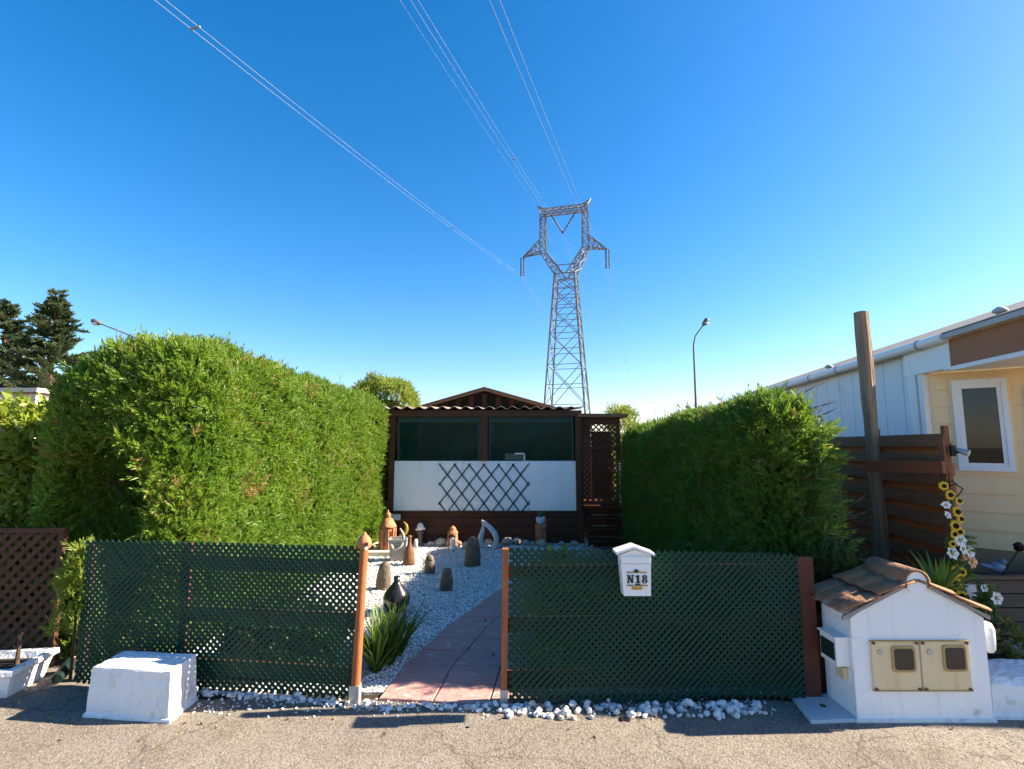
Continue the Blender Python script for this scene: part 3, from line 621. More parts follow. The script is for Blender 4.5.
mb = MB(); flat(mb, 627, 633.5, 584.8, 586.2); part(mb, 'gold_bar', M['gold'], mbx); mb = MB(); flat(mb, 641.5, 648, 584.8, 586.2); part(mb, 'gold_bar', M['gold'], mbx)
mb = MB(); flat(mb, 635, 640.5, 584, 585.6, .003); part(mb, 'crest', M['ink'], mbx)
mb = MB(); flat(mb, 632, 642.4, 586.6, 589.8); part(mb, 'yellow_plaque', M['gold_light'], mbx)
mb = MB()
for k in range(4): flat(mb, 633.2 + k * 2.3, 634.4 + k * 2.3, 587.5, 589, .0035)
part(mb, 'plaque_marks', M['gold'], mbx)
mb = MB()   # N 1 8 in bold stencil serif
flat(mb, 627.8, 629.0, 575.2, 583); flat(mb, 632.2, 633.2, 575.2, 583)
x0, z0 = mp(627.8, 575.2); x1, z1 = mp(633.2, 583)
mb.prism([Vector((x0, fy - .0028, z0)), Vector((x0 + 1.9 * pxm, fy - .0028, z0)), Vector((x1, fy - .0028, z1)), Vector((x1 - 1.9 * pxm, fy - .0028, z1))], (0, .003, 0))
flat(mb, 627.1, 629.6, 582.4, 583.1, .0032); flat(mb, 631.3, 634, 575.1, 575.8, .0032); flat(mb, 627.0, 629.4, 575.1, 575.8, .0032)
flat(mb, 637.0, 639.2, 575.3, 582.6); flat(mb, 636, 640.2, 582.3, 583.1, .0032)
strip(mb, (635.6, 577.3), (637.4, 575.7), 1.1)
def ring(cx, cy, rx, ry, th):
    vs = []; n = 18
    for k in range(n):
        a = 2 * math.pi * k / n; ww = th * (1.25 if abs(math.cos(a)) > .6 else .6)
        for rr, d in ((0, .0045), (ww, .0045)):
            x, z = mp(cx + (rx - rr) * math.cos(a), cy + (ry - rr * .8) * math.sin(a)); vs.append((x, fy - d, z))
    mb.add(vs, [(2 * k, 2 * k + 1, (2 * k + 3) % (2 * n), (2 * k + 2) % (2 * n)) for k in range(n)])
ring(644.6, 577.1, 2.5, 2.1, 1.6); ring(644.6, 581.0, 2.9, 2.35, 1.75)
part(mb, 'number', M['ink'], mbx)

# ================================================================== WHITE BLOCKS, PLANTER, LATTICE PANEL (left)
def rough_block(c0, c1, c2, h, htop, inset, name, label, cat, m, jit=.0015):
    """block from bottom corners front-left c0, front-right c1, back-right c2; chamfered top"""
    c0, c1, c2 = (Vector((c[0], c[1], 0)) for c in (c0, c1, c2)); c3 = c0 + (c2 - c1); n = 9; mb = MB(); rows = []
    ce = (c0 + c1 + c2 + c3) / 4; q = [c0, c1, c2, c3]
    def ringpts(qq, z):
        out = []
        for a, b in zip(qq, qq[1:] + qq[:1]):
            for k in range(n): out.append(a.lerp(b, k / n) + Vector((0, 0, z)))
        return out
    prof = [(1.05, -.01), (1.045, .02), (1.0, .028)] + [(1 - .05 * k / 6, .028 + (h - .028) * k / 6) for k in range(1, 7)] + [(.93, h + .008)]
    prof += [(.93 - inset * k / 3, h + .008 + (htop - h - .008) * k / 3) for k in (1, 2, 3)] + [(.93 - inset - .04, htop + .004), (.35, htop + .006)]
    for s, z in prof: rows.append(ringpts([ce + (p - ce) * s for p in q], z))
    vs = [v + Vector((random.gauss(0, jit), random.gauss(0, jit), random.gauss(0, jit))) for r_ in rows for v in r_]; N = 4 * n
    fs = [(i * N + k, i * N + (k + 1) % N, (i + 1) * N + (k + 1) % N, (i + 1) * N + k) for i in range(len(rows) - 1) for k in range(N)] + [tuple((len(rows) - 1) * N + k for k in range(N))]
    mb.add(vs, fs); return solo(mb, name, m, label, cat)
rough_block(G(85, 717), G(168, 723), G(196, 700), W(130, 668, G(130, 716).y).z, W(155, 651, G(150, 705).y + .1).z, .24, 'concrete_block', 'whitewashed block with sloping top edges in front of the left lattice fence', 'block', M['paint_rough'])
b0 = G(994, 719); rough_block(b0, b0 + Vector((.62, -.02, 0)), b0 + Vector((.62, .40, 0)), W(1010, 687, b0.y).z, W(1010, 687, b0.y).z + .03, .20, 'concrete_block', 'whitewashed concrete block with succulents on it right of meter house', 'block', M['paint_rough'])
# trough planter
p0 = G(8, 701); p1 = G(47, 679)
ax = (p1 - p0).normalized(); sd = Vector((-ax.y, ax.x, 0)); Lp = .40; hp = W(8, 671, p0.y).z
pl_ = thing('trough_planter', 'white concrete trough planter with bare stump by brown lattice panel', 'planter', (p0.x, p0.y, 0))
def trough(z0, z1, i0, i1):
    mb = MB(); wd = .40
    def rg(i, z): return [p0 + ax * i + sd * i + Vector((0, 0, z)), p0 + ax * (Lp - i) + sd * i + Vector((0, 0, z)), p0 + ax * (Lp - i) + sd * (wd - i) + Vector((0, 0, z)), p0 + ax * i + sd * (wd - i) + Vector((0, 0, z))]
    rs = [rg(i0, z0), rg(i0 * .3, z1 * .7), rg(i1, z1 - .035), rg(i1 - .012, z1 - .033), rg(i1 - .012, z1), rg(.035, z1), rg(.05, z1 - .05)]
    vs = [v + Vector((random.gauss(0, .002), random.gauss(0, .002), random.gauss(0, .002))) for r_ in rs for v in r_]
    mb.add(vs, [(i * 4 + k, i * 4 + (k + 1) % 4, i * 4 + 4 + (k + 1) % 4, i * 4 + 4 + k) for i in range(len(rs) - 1) for k in range(4)] + [(0, 3, 2, 1)]); return mb, rg(.05, z1 - .045)
mb, top = trough(-.005, hp, .045, 0); part(mb, 'trough', M['paint_rough'], pl_)
mb = MB(); mb.add(top, [(0, 1, 2, 3)]); part(mb, 'soil', M['soil'], pl_)
st = p0 + ax * .24 + sd * .15; zs = hp - .05
solo(MB().tube([st + Vector((0, 0, zs - .03)), st + Vector((.006, 0, zs + .09)), st + Vector((.004, 0, zs + .2)), st + Vector((.012, .01, zs + .22))], [.017, .013, .011, .009], 9), 'cut_stump', M['bark'], 'bare cut plant stump standing in the white trough planter', 'stump')
# fallen pot and wilted flower
g0 = G(46, 689); g1 = G(66, 674)
mb = MB(); a_ = g0 + Vector((.02, .06, .04)); b_ = g1 + Vector((0, .03, .055)); mb.tube([a_, a_.lerp(b_, .06), b_, b_ + (b_ - a_) * .06], [.032, .036, .048, .05], 14)
solo(mb, 'flower_pot', M['dark_green_pot'], 'dark green pot lying on its side beside the white trough planter', 'pot')
g2 = G(72, 681) + Vector((0, .06, 0)); t = thing('wilted_flower', 'small wilted pinkish flower between trough planter and left lattice fence', 'plant', g2)
mb = MB(); mb.tube([g2, g2 + Vector((.0, 0, .09)), g2 + Vector((.01, -.02, .13))], .004, 5); part(mb, 'stem', M['cactus'], t)
mb = MB(); mb.ico(g2 + Vector((.015, -.03, .09)), .024, 1, .2, (1, .7, 1.1)); part(mb, 'bloom', M['white_petal'], t)
mb = MB(); mb.ico(g2 + Vector((-.025, -.02, .135)), .022, 1, .25, (1.3, .7, .8)); part(mb, 'bloom', M['peach'], t)
# brown lattice panel at far left
YB = 4.25; r1 = W(67, 528, YB); r0 = W(55, 650, YB); lx = W(-70, 528, YB).x
bp_ = thing('garden_trellis', 'dark brown wooden lattice panel behind the white trough planter', 'trellis', ((lx + r1.x) / 2, YB, 0))
zt_, zb_ = r1.z, .12
mb = lattice_mb((lx, YB), (r1.x - .03, YB), zb_, zt_ - .03, zt_ - .03, .095, .034, .008, (0, -1, 0)); part(mb, 'lattice', M['lattice_brown'], bp_)
mb = MB(); mb.span(lx, r1.x, YB - .022, YB + .022, zt_ - .035, zt_); mb.span(r1.x - .045, r1.x, YB - .024, YB + .024, 0, zt_ - .037); mb.span(lx, r1.x - .047, YB - .022, YB + .022, zb_ - .04, zb_); part(mb, 'frame', M['lattice_brown'], bp_)

# ================================================================== HEDGES AND TREES
# left hedge
LN, LF = (-4.03, -2.62, 4.30), (-3.75, -2.16, 9.3); HL = 2.63
hl = thing('cypress_hedge', 'tall clipped cypress hedge with sunlit face left of the gravel garden', 'hedge', (-3.1, 6.7, 0))
holeL = [((W(108, 505, 4.45).x, 4.35, W(108, 505, 4.45).z), .42), ((W(108, 545, 4.4).x, 4.3, .75), .40), ((W(60, 560, 4.4).x - .1, 4.3, .5), .4)]
def hL(p): return HL - .12 * np.clip((4.75 - p[:, 1]) / .5, 0, 1) ** 2 - .22 * np.clip((-3.45 - p[:, 0]) / .5, 0, 1) - .14 * np.clip((p[:, 1] - 5) / 4, 0, 1)
sL = hedge_sdf(LN, LF, hL, .38, .075, 11, holeL)
foliage(hl, sL, (-4.7, 4.0, .0), (-1.9, 9.6, 3.0), 60000, M['hedge'], (.075, .16), inner=-.09, keep=lambda p: (p[:, 0] > -3.5 + .1 * p[:, 1] - .9) | (p[:, 2] > 2.1) | (p[:, 1] < 5))
foliage(hl, sL, (-4.7, 4.0, .6), (-2.2, 6.2, 3.0), 900, M['hedge'], (.13, .23), inner=-.05, name='outer_shoots', rnd=.4)
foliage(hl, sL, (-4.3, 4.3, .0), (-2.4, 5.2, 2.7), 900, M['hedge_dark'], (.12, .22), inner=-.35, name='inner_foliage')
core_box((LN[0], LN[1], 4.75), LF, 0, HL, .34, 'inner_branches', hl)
ss = []
for _ in range(16):
    y = random.uniform(4.4, 8.5); ss.append((random.uniform(-3.7, -2.9) + .1 * (y - 4.3), y, HL - .1))
twigs(hl, ss, M['twig'], 'twig', (.15, .3))
# dead twigs showing in the hollow end
for _ in range(26):
    mb = MB(); c = W(random.uniform(75, 130), random.uniform(440, 520), 4.75); d = Vector((random.gauss(0, .5), -.8, random.gauss(.1, .35))).normalized()
    mb.tube([c, c + d * .12, c + d * .26 + Vector((0, 0, random.gauss(0, .04)))], [.006, .005, .002], 5)
    part(mb, 'dead_twig', M['twig'], hl)
for k, (px, py, Y) in enumerate(((128, 500, 5.3), (175, 560, 5.2), (90, 560, 5.4))):
    c = W(px, py, Y); part(MB().tube([(c.x, Y, 0), (c.x + .03, Y, .8), (c.x - .02, Y + .05, 1.7)], [.035, .03, .02], 8), 'trunk', M['bark'], hl)
# bush behind the left hedge's far end
bh = thing('conifer_bush', 'light green conifer bush at the far end of the left hedge beside veranda', 'bush', (-2.35, 9.9, 0))
BN, BF = (-3.0, -1.80, 9.35), (-3.0, -1.78, 10.6)
sB = hedge_sdf(BN, BF, lambda p: 2.95 - .25 * (np.abs(p[:, 0] + 2.45) / .6) ** 2, .3, .08, 21)
foliage(bh, sB, (-3.3, 9.1, 0), (-1.5, 10.8, 3.2), 9000, M['bush'], (.10, .2))
core_box(BN, BF, 0, 2.8, .25, 'inner_branches', bh); part(MB().tube([(-2.4, 9.9, 0), (-2.4, 9.9, 1.5)], [.05, .04], 8), 'trunk', M['bark'], bh)
# right hedge
RN, RF = (1.97, 2.46, 4.2), (1.90, 2.7, 9.2); HR = 2.06
hr = thing('cypress_hedge', 'shaded cypress hedge right of the gravel garden beside slatted fence', 'hedge', (2.4, 6.8, 0))
def hR(p): return HR - .12 * np.clip((p[:, 1] - 5.2) / 4, 0, 1) + .05 * np.clip((p[:, 0] - 2.3) / .4, 0, 1) + .03 * np.sin(p[:, 1] * 3.1)
sR = hedge_sdf(RN, RF, hR, .24, .07, 31)
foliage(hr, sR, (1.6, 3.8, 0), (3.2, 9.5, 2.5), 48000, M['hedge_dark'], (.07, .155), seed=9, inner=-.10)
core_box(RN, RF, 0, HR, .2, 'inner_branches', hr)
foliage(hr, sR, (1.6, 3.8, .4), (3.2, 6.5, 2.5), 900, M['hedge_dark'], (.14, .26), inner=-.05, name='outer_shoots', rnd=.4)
ss = [(random.uniform(2.0, 2.5), random.uniform(4.4, 9), HR - .12) for _ in range(40)]
twigs(hr, ss, M['twig'], 'twig', (.16, .34))
ss = [(2.44, random.uniform(4.15, 4.7), random.uniform(.9, 2.1)) for _ in range(14)]
twigs(hr, ss, M['twig'], 'twig', (.2, .42), dirv=(1, -.2, .25))
# outward wisps at the near end
N_ = 420; ps = np.stack([RNG.uniform(2.34, 2.50, N_), RNG.uniform(4.08, 4.6, N_), RNG.choice([.55, .9, 1.2, 1.4, 1.6, 1.72], N_) + RNG.normal(size=N_) * .09], 1)
V, q, tt = instance(SPRAY, ps, np.array([1, -.3, .45]) + RNG.normal(size=(N_, 3)) * .45, RNG.uniform(.12, .24, N_), RNG.uniform(.2, .9, N_))
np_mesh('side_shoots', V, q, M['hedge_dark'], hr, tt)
for y in (5.0, 6.5, 8.0): part(MB().tube([(2.25, y, 0), (2.27, y, 1.6)], [.05, .035], 8), 'trunk', M['bark'], hr)
# tiny bush behind the veranda door, right
tb = thing('garden_bush', 'small bright bush between veranda porch and right hedge', 'bush', (2.2, 10.6, 0))
sT = hedge_sdf((1.95, 2.5, 10.2), (1.95, 2.5, 11.0), 2.45, .2, .08, 41)
foliage(tb, sT, (1.6, 10, 0), (2.8, 11.2, 2.7), 1500, M['bush'], (.12, .24)); part(MB().tube([(2.2, 10.6, 0), (2.2, 10.6, 1.9)], [.04, .02], 8), 'trunk', M['bark'], tb)
# neighbour's broad-leaved hedge at far left
nh = thing('broadleaf_hedge', 'yellow green broad leaved hedge at the far left edge below pale wall', 'hedge', (-6, 7, 0))
NN, NF = (-7.2, -4.62, 5.1), (-7.2, -5.2, 8.5)
sN = hedge_sdf(NN, NF, 2.02, .25, .10, 51)
foliage(nh, sN, (-7.5, 4.8, 0), (-4.3, 7.5, 2.3), 9000, M['laurel'], (.14, .26), T=LEAF, keep=lambda p: p[:, 0] > -6.4); core_box(NN, NF, 0, 2.02, .25, 'inner_branches', nh)
part(MB().tube([(-5.6, 6, 0), (-5.6, 6, 1.5)], [.05, .04], 8), 'trunk', M['bark'], nh)
# young conifer shoot beside the left fence
yc = W(72, 660, 4.02); yc.z = 0; t = thing('young_conifer', 'yellow green conifer shoot growing past the end of left lattice fence', 'shrub', yc)
c_top = W(75, 535, yc.y)
N_ = 260; tt_ = RNG.random(N_) ** .8; base = np.array(yc)[None] + np.stack([np.zeros(N_), np.zeros(N_), .3 + tt_ * (c_top.z - .42)], 1)
ang = RNG.uniform(0, 6.28, N_); rr = (1 - tt_) * .12 + .01; base += np.stack([np.cos(ang) * rr, np.sin(ang) * rr, np.zeros(N_)], 1)
V, q, tt = instance(SPRAY, base, np.stack([np.cos(ang) * .6, np.sin(ang) * .6, np.full(N_, .75)], 1) + RNG.normal(size=(N_, 3)) * .25, RNG.uniform(.09, .16, N_), RNG.uniform(.1, .9, N_))
np_mesh('foliage', V, q, M['shoot'], t, tt); part(MB().tube([yc, yc + Vector((0, 0, c_top.z - .1))], [.012, .004], 6), 'stem', M['bark'], t)
# firs in the distance, left
def fir(px, py_top, Y, rad, nlev, seed, label):
    rs = random.Random(seed); top = W(px, py_top, Y); h = top.z; t = thing('fir_tree', label, 'tree', (top.x, Y, 0), 'fir trees behind the neighbouring plot')
    mb = MB(); mb.tube([(top.x, Y, 0), (top.x, Y, h * .6), (top.x, Y, h - .1)], [.16, .09, .015], 8); part(mb, 'trunk', M['bark'], t)
    br = MB(); P = []; D = []; S = []
    for k in range(nlev):
        z = h - .08 - (h - 2.2) * (k / nlev) ** 1.0; l = rad * (.10 + .90 * min(1, (k + .3) / (nlev * .7))) * rs.uniform(.6, 1.15)
        nb = rs.randint(6, 8); a0 = rs.uniform(0, 6.28)
        for b in range(nb):
            a = a0 + 6.28 * b / nb + rs.gauss(0, .25); d = Vector((math.cos(a), math.sin(a), rs.uniform(.05, .75))); ll = l * rs.uniform(.65, 1.15)
            p = Vector((top.x, Y, z + rs.uniform(-.16, .16))); pts = [p + d * ll * s - Vector((0, 0, .12 * ll * s * s)) for s in (0, .35, .7, 1)]
            br.tube(pts, [.025, .018, .012, .005], 5)
            for s in np.linspace(.22, 1, int(7 + ll * 9)):
                q = p + d * ll * float(s) - Vector((0, 0, .12 * ll * float(s) ** 2))
                for sgn in (-1, 0, 1):
                    P.append(q); side = Vector((-d.y, d.x, 0)) * sgn * .9; D.append(d * .7 + side + Vector((rs.gauss(0, .2), rs.gauss(0, .2), rs.gauss(.3, .3)))); S.append(rs.uniform(.16, .30) * (1.15 - .45 * s))
    part(br, 'branch', M['bark'], t)
    V, q, tt = instance(spray_template(5, .10, .1, .7), np.array(P), np.array(D), np.array(S), RNG.random(len(P))); np_mesh('crown', V, q, M['fir'], t, tt)
fir(58, 296, 17, 1.75, 19, 4, 'dark fir tree with pointed top behind the left hedge')
fir(8, 307, 18.5, 2.0, 18, 9, 'dark fir tree cut by the left edge of the photo')
# low shrubs behind right lattice fence; two dark ones added to darken its holes
def shrub(name, label, c, r, h, n, m, T=LEAF, size=(.1, .18)):
    t = thing(name, label, 'shrub', (c[0], c[1], 0))
    def sdf(p): return (np.linalg.norm((p - np.array([c[0], c[1], h * .45])) / np.array([r, r * .6, h * .55]), axis=1) - 1) * min(r, h) * .6 - .05 * lumps(p, 7, 3)
    foliage(t, sdf, (c[0] - r - .2, c[1] - r, .02), (c[0] + r + .2, c[1] + r, h + .2), n, m, size, T, name='foliage', inner=-.12)
    part(MB().tube([(c[0], c[1], 0), (c[0], c[1], h * .6)], [.015, .008], 6), 'stem', M['bark'], t)
shrub('flowering_shrub', 'yellow green shrub just behind the right lattice fence near path', (.42, 4.25), .34, .78, 700, M['shoot'])
shrub('low_shrub', 'dark low shrub added to darken the middle of right lattice fence', (1.12, 4.25), .48, .66, 900, M['shrub_dark'])
shrub('low_shrub', 'dark low shrub added to darken the right end of right lattice fence', (1.85, 4.2), .45, .72, 900, M['shrub_dark'])
shrub('low_shrub', 'dark low shrub between left hedge and left lattice fence', (-1.75, 4.25), .45, .5, 800, M['shrub_dark'])
shrub('low_shrub', 'dark shrub between lattice fence post and meter house', (2.46, 4.02), .30, .95, 1500, M['shrub_dark'], SPRAY)
# strap-leaf clump by the orange post
def blades(parent, c, n, lmin, lmax, wid, m, name='leaf', flop=.5, lean=(0, 0)):
    V = []; Q = []; Tn = []
    for i in range(n):
        a = random.uniform(0, 6.28); l = random.uniform(lmin, lmax); f = random.uniform(.2, 1) * flop; p = Vector(c) + Vector((math.cos(a) * .04 * random.random(), math.sin(a) * .04 * random.random(), 0))
        d = Vector((math.cos(a) * f + lean[0], math.sin(a) * f + lean[1], 1)).normalized(); sd = Vector((-math.sin(a), math.cos(a), 0)); ti = random.uniform(0, 1); ns = 5
        for k in range(ns + 1):
            s = k / ns; w = wid * (1 - s ** 2.2) * (.6 + .8 * s * (1 - s) * 2) + .0006; q = p + d * l * s + Vector((math.cos(a), math.sin(a), -1)) * (l * f * .45 * s * s)
            V += [q - sd * w, q + sd * w]
        o = len(V) - 2 * (ns + 1)
        for k in range(ns): Q.append((o + 2 * k, o + 2 * k + 1, o + 2 * k + 3, o + 2 * k + 2)); Tn.append(ti)
    return np_mesh(name, np.array([tuple(v) for v in V]), np.array(Q), m, parent, np.array(Tn))
gc = G(376, 672); t = thing('grass_clump', 'leafy green clump of strap leaves beside the orange post', 'plant', gc)
for dx, dy, n_ in ((0, 0, 70), (.06, .14, 60), (-.03, .28, 55), (.1, .32, 35)): blades(t, gc + Vector((dx, dy, 0)), int(n_ * 1.3), .28, .52, .011, M['blade'], 'leaf_tuft', .55, (.1, 0))

# ================================================================== VERANDA
YH = 9.3
def X(px, Y=YH, py=460): return W(px, py, Y).x
def Z(py, Y=YH): return W(512, py, Y).z
vr = thing('veranda', 'dark brown timber veranda with white front panel and gabled roof', 'building', (X(487), YH, 0))
xl, xr = X(394, py=470), X(576, py=470); z_p0, z_p1, z_b = Z(512), Z(461), Z(417)
zbt = Z(410.5)
mb = MB(); z = 0
while z < z_p0 - .01:
    z1 = min(z + .145, z_p0 - .004); mb.span(xl - .06, xr + .07, YH - .02 + random.uniform(-.003, .003), YH + .03, z + .004, z1); z += .149
part(mb, 'base_boarding', M['house_boards'], vr)
mb = MB(); mb.span(xl - .08, xr + .09, YH - .045, YH + .03, z_p0 - .002, z_p0 + .025); mb.span(xr + .03, xr + .12, YH - .06, YH + .028, 0, z_p0 - .004); part(mb, 'base_rail', M['house_wood'], vr)
mb = MB(); mb.span(xl + .01, xr - .005, YH - .03, YH, z_p0 + .027, z_p1); part(mb, 'white_panel', M['panel'], vr)
for x, w in ((xl - .035, .10), ((X(480) + X(488)) / 2, .13), (xr + .04, .10)):
    zb0 = z_p1 + .002 if abs(x - (X(480) + X(488)) / 2) < .01 else z_p0 + .027
    part(MB().span(x - w / 2, x + w / 2, YH - .06, YH + .05, zb0, z_b), 'post', M['house_wood'], vr)
mb = MB(); mb.span(X(387), X(582), YH - .07, YH + .06, z_b + .002, zbt); part(mb, 'front_beam', M['house_wood'], vr)
for a, b in ((397, 480), (488.5, 574)):
    part(MB().span(X(a), X(b), YH + .0, YH + .006, z_p1 + .004, z_b - .002), 'window', M['sheet'], vr)
mb = MB(); mb.span(X(397), X(574), YH - .012, YH + .012, z_p1 + .001, z_p1 + .022); part(mb, 'window_rail', M['trellis'], vr)
# corrugated roof sheet over the veranda
mb = MB(); x0, x1 = X(384), X(583); n = 17 * 8; y0, y1 = YH - .16, YH + 2.4; vs = []
for i in range(n + 1):
    x = x0 + (x1 - x0) * i / n; w = .024 * math.cos(i / 8 * 2 * math.pi)
    for y, z in ((y0, zbt + .035), (y1, zbt + .17)):
        vs += [(x, y, z + w), (x, y, z + w + .008)]
fs = []
for i in range(n):
    a = i * 4; b = a + 4; fs += [(a, b, b + 2, a + 2), (a + 1, a + 3, b + 3, b + 1), (a, a + 1, b + 1, b)]
mb.add(vs, fs, True); part(mb, 'corrugated_roof', M['corrugated'], vr)
# interior: back wall, side walls, floor, light green shape
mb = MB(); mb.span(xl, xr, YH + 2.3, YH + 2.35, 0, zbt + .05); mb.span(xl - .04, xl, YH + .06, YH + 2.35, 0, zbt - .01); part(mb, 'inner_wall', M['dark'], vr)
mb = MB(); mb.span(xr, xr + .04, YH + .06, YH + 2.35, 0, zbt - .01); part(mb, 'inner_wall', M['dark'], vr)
mb = MB(); mb.span(xl, xr, YH + .06, YH + 2.3, z_p0 - .1, z_p0 - .05); part(mb, 'veranda_floor', M['house_boards'], vr)
Yb = YH + .10
part(MB().prism([W(521, 462, Yb), W(573, 466, Yb), W(573, 447, Yb), W(545, 440, Yb)], (0, .02, 0)), 'light_green_sheet', M['int_green'], vr)  # light green shape just behind the right pane
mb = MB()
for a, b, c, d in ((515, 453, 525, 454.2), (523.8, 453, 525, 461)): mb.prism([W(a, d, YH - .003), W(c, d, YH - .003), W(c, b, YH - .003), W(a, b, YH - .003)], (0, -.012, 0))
part(mb, 'white_corner_strips', M['trim_white'], vr)  # two thin white strips forming a corner in front of the pane
part(MB().span(X(505), X(523.5), YH - .008, YH - .002, z_p1 + .005, Z(453.5)), 'teal_rectangle', mat('dim_teal_sheet', (.05, .10, .085), .3, (.035, .075, .065), 2), vr)  # dim teal rectangle laid over the pane beside the white strips
for a, b in ((397, 480), (488.5, 574)):
    mb = MB(); zt_w = z_b - .003; zb_w = z_p1 + .024
    mb.span(X(a) + .001, X(b) - .001, YH - .010, YH - .001, Z(422.5), zt_w); mb.span(X(a) + .001, X(a) + .04, YH - .010, YH - .001, zb_w, Z(422.5) - .001); mb.span(X(b) - .04, X(b) - .001, YH - .010, YH - .001, zb_w, Z(422.5) - .001)
    part(mb, 'window_frame', mat('green_sheet_hem', (.022, .060, .045), .5, (.014, .042, .032), 3), vr)
mb = MB()
for i in range(9):
    for zq in (z_p0 + .06, z_p1 - .035): xq = xl + .06 + (xr - xl - .12) * i / 8; mb.tube([(xq, YH - .030, zq), (xq, YH - .034, zq)], .011, 8)
part(mb, 'panel_fixings', M['metal'], vr)
mb = MB()
for a, b in ((477, 480.2), (490, 493.5)): mb.span(X(a), X(b), YH + .02, YH + .03, Z(444), Z(424))
part(mb, 'blind_edge', M['int_pale'], vr)
mb = MB(); mb.span(X(397), X(480), YH + .03, YH + .05, Z(424), Z(417.5)); mb.span(X(489), X(574), YH + .03, YH + .05, Z(423), Z(417.5)); part(mb, 'rolled_blind', M['int_green'], vr)
# gable behind
YG = YH + 2.5; pkx = W(485, 390, YG); gl, gr_ = W(412, 411, YG), W(560, 411, YG)
mb = MB(); zg = gl.z - .15
for s, e in ((-1, gl), (1, gr_)):
    a = Vector((e.x, YG - .35, e.z)); b = Vector((pkx.x, YG - .35, pkx.z)); up = Vector((0, 0, .035))
    mb.prism([a, b, b + up, a + up], (0, 3.2, 0))
part(mb, 'gable_roof', M['roof_rust'], vr)
mb = MB()
for e in (gl, gr_):
    a = Vector((e.x, YG - .36, e.z - .05)); b = Vector((pkx.x, YG - .36, pkx.z - .05)); up = Vector((0, 0, .048)); mb.prism([a, b, b + up, a + up], (0, .03, 0))
part(mb, 'barge_board', M['roof_rust'], vr)
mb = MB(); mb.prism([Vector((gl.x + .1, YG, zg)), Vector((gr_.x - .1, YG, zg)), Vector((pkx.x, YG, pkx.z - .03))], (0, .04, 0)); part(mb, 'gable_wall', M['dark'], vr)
mb = MB()
for i in range(11):
    f = -1 + 2 * (i + .5) / 11; x = pkx.x + f * (gr_.x - gl.x) / 2; z1 = pkx.z - .06 - abs(f) * (pkx.z - gl.z)
    if z1 > zg + .05: mb.span(x - .06, x + .06, YG - .03, YG - .003, zg, z1)
mb.span(pkx.x - .04, pkx.x + .04, YG - .06, YG - .032, zg, pkx.z - .08)
part(mb, 'gable_batten', M['house_wood'], vr)
mb = MB(); mb.span(gl.x + .1, gr_.x - .1, YG + .05, YG + 2.8, 0, zg); part(mb, 'rear_wall', M['house_boards'], vr)
# porch with trellis gate
x0, x1 = X(580.5), X(621); zp0 = Z(504); Yd = YH + .05
mb = MB(); mb.span(x0 + .005, x0 + .05, Yd - .03, Yd + .03, zp0, Z(418)); mb.span(x1 - .07, x1, Yd - .03, Yd + .03, zp0, Z(418)); mb.span(x0 + .052, x1 - .072, Yd - .025, Yd + .025, Z(449.5), Z(446.5)); mb.span(x0 + .052, x1 - .072, Yd - .025, Yd + .025, Z(424.5), Z(418)); mb.span(x0 + .052, x1 - .072, Yd - .025, Yd + .025, zp0, zp0 + .05)
dr = part(mb, 'trellis_gate', M['house_wood'], vr)
mb = lattice_mb((x0 + .05, Yd), (x1 - .07, Yd), zp0 + .05, Z(449.5), Z(449.5), .098, .026, .007, (0, -1, 0)); mb2 = lattice_mb((x0 + .05, Yd), (x1 - .07, Yd), Z(446.5), Z(424.5), Z(424.5), .098, .026, .007, (0, -1, 0))
mb.add(mb2.v, mb2.f); part(mb, 'gate_lattice', M['house_wood'], dr)
mb = MB(); mb.span(X(577), X(627), YH - .15, YH + 1.2, Z(417.5), Z(414)); part(mb, 'porch_roof', M['roof_rust'], vr)
part(MB().span(X(618.3), X(619.8), YH - .06, YH - .045, zp0 + .03, Z(463)), 'white_strip', M['trim_white'], vr)
nst = 4
for k in range(nst):
    z1 = zp0 * (nst - k) / (nst + .0) - .02; yf = YH - .02 - .13 * k
    part(MB().span(x0 + .05, X(622) + .03 * k, yf - .15, yf + .12, z1 - .035, z1), 'step', M['house_boards'], vr)
    part(MB().span(x0 + .06, X(622) + .03 * k - .01, yf + .07, yf + .09, max(0, z1 - zp0 / nst), z1 - .036), 'step_riser', M['house_wood'], vr)
part(MB().bar((X(623), YH - .02, zp0 + .05), (X(626), YH - .65, .12), .035, .16), 'step_stringer', M['house_wood'], vr)
mb = MB(); mb.span(x0 + .06, x1 - .02, YH + .1, YH + 1.1, zp0 - .05, zp0); part(mb, 'porch_floor', M['house_boards'], vr)
mb = MB(); mb.span(X(601), X(624), YH + 1.1, YH + 1.14, zp0, Z(430)); part(mb, 'inner_door', M['house_wood'], vr)
mb = MB(); mb.span(X(576), X(600.5), YH + 1.1, YH + 1.14, 0, Z(420)); part(mb, 'pale_side_wall', mat('beige_side_wall', (.30, .2, .14), .8, (.22, .15, .1), 2), vr)
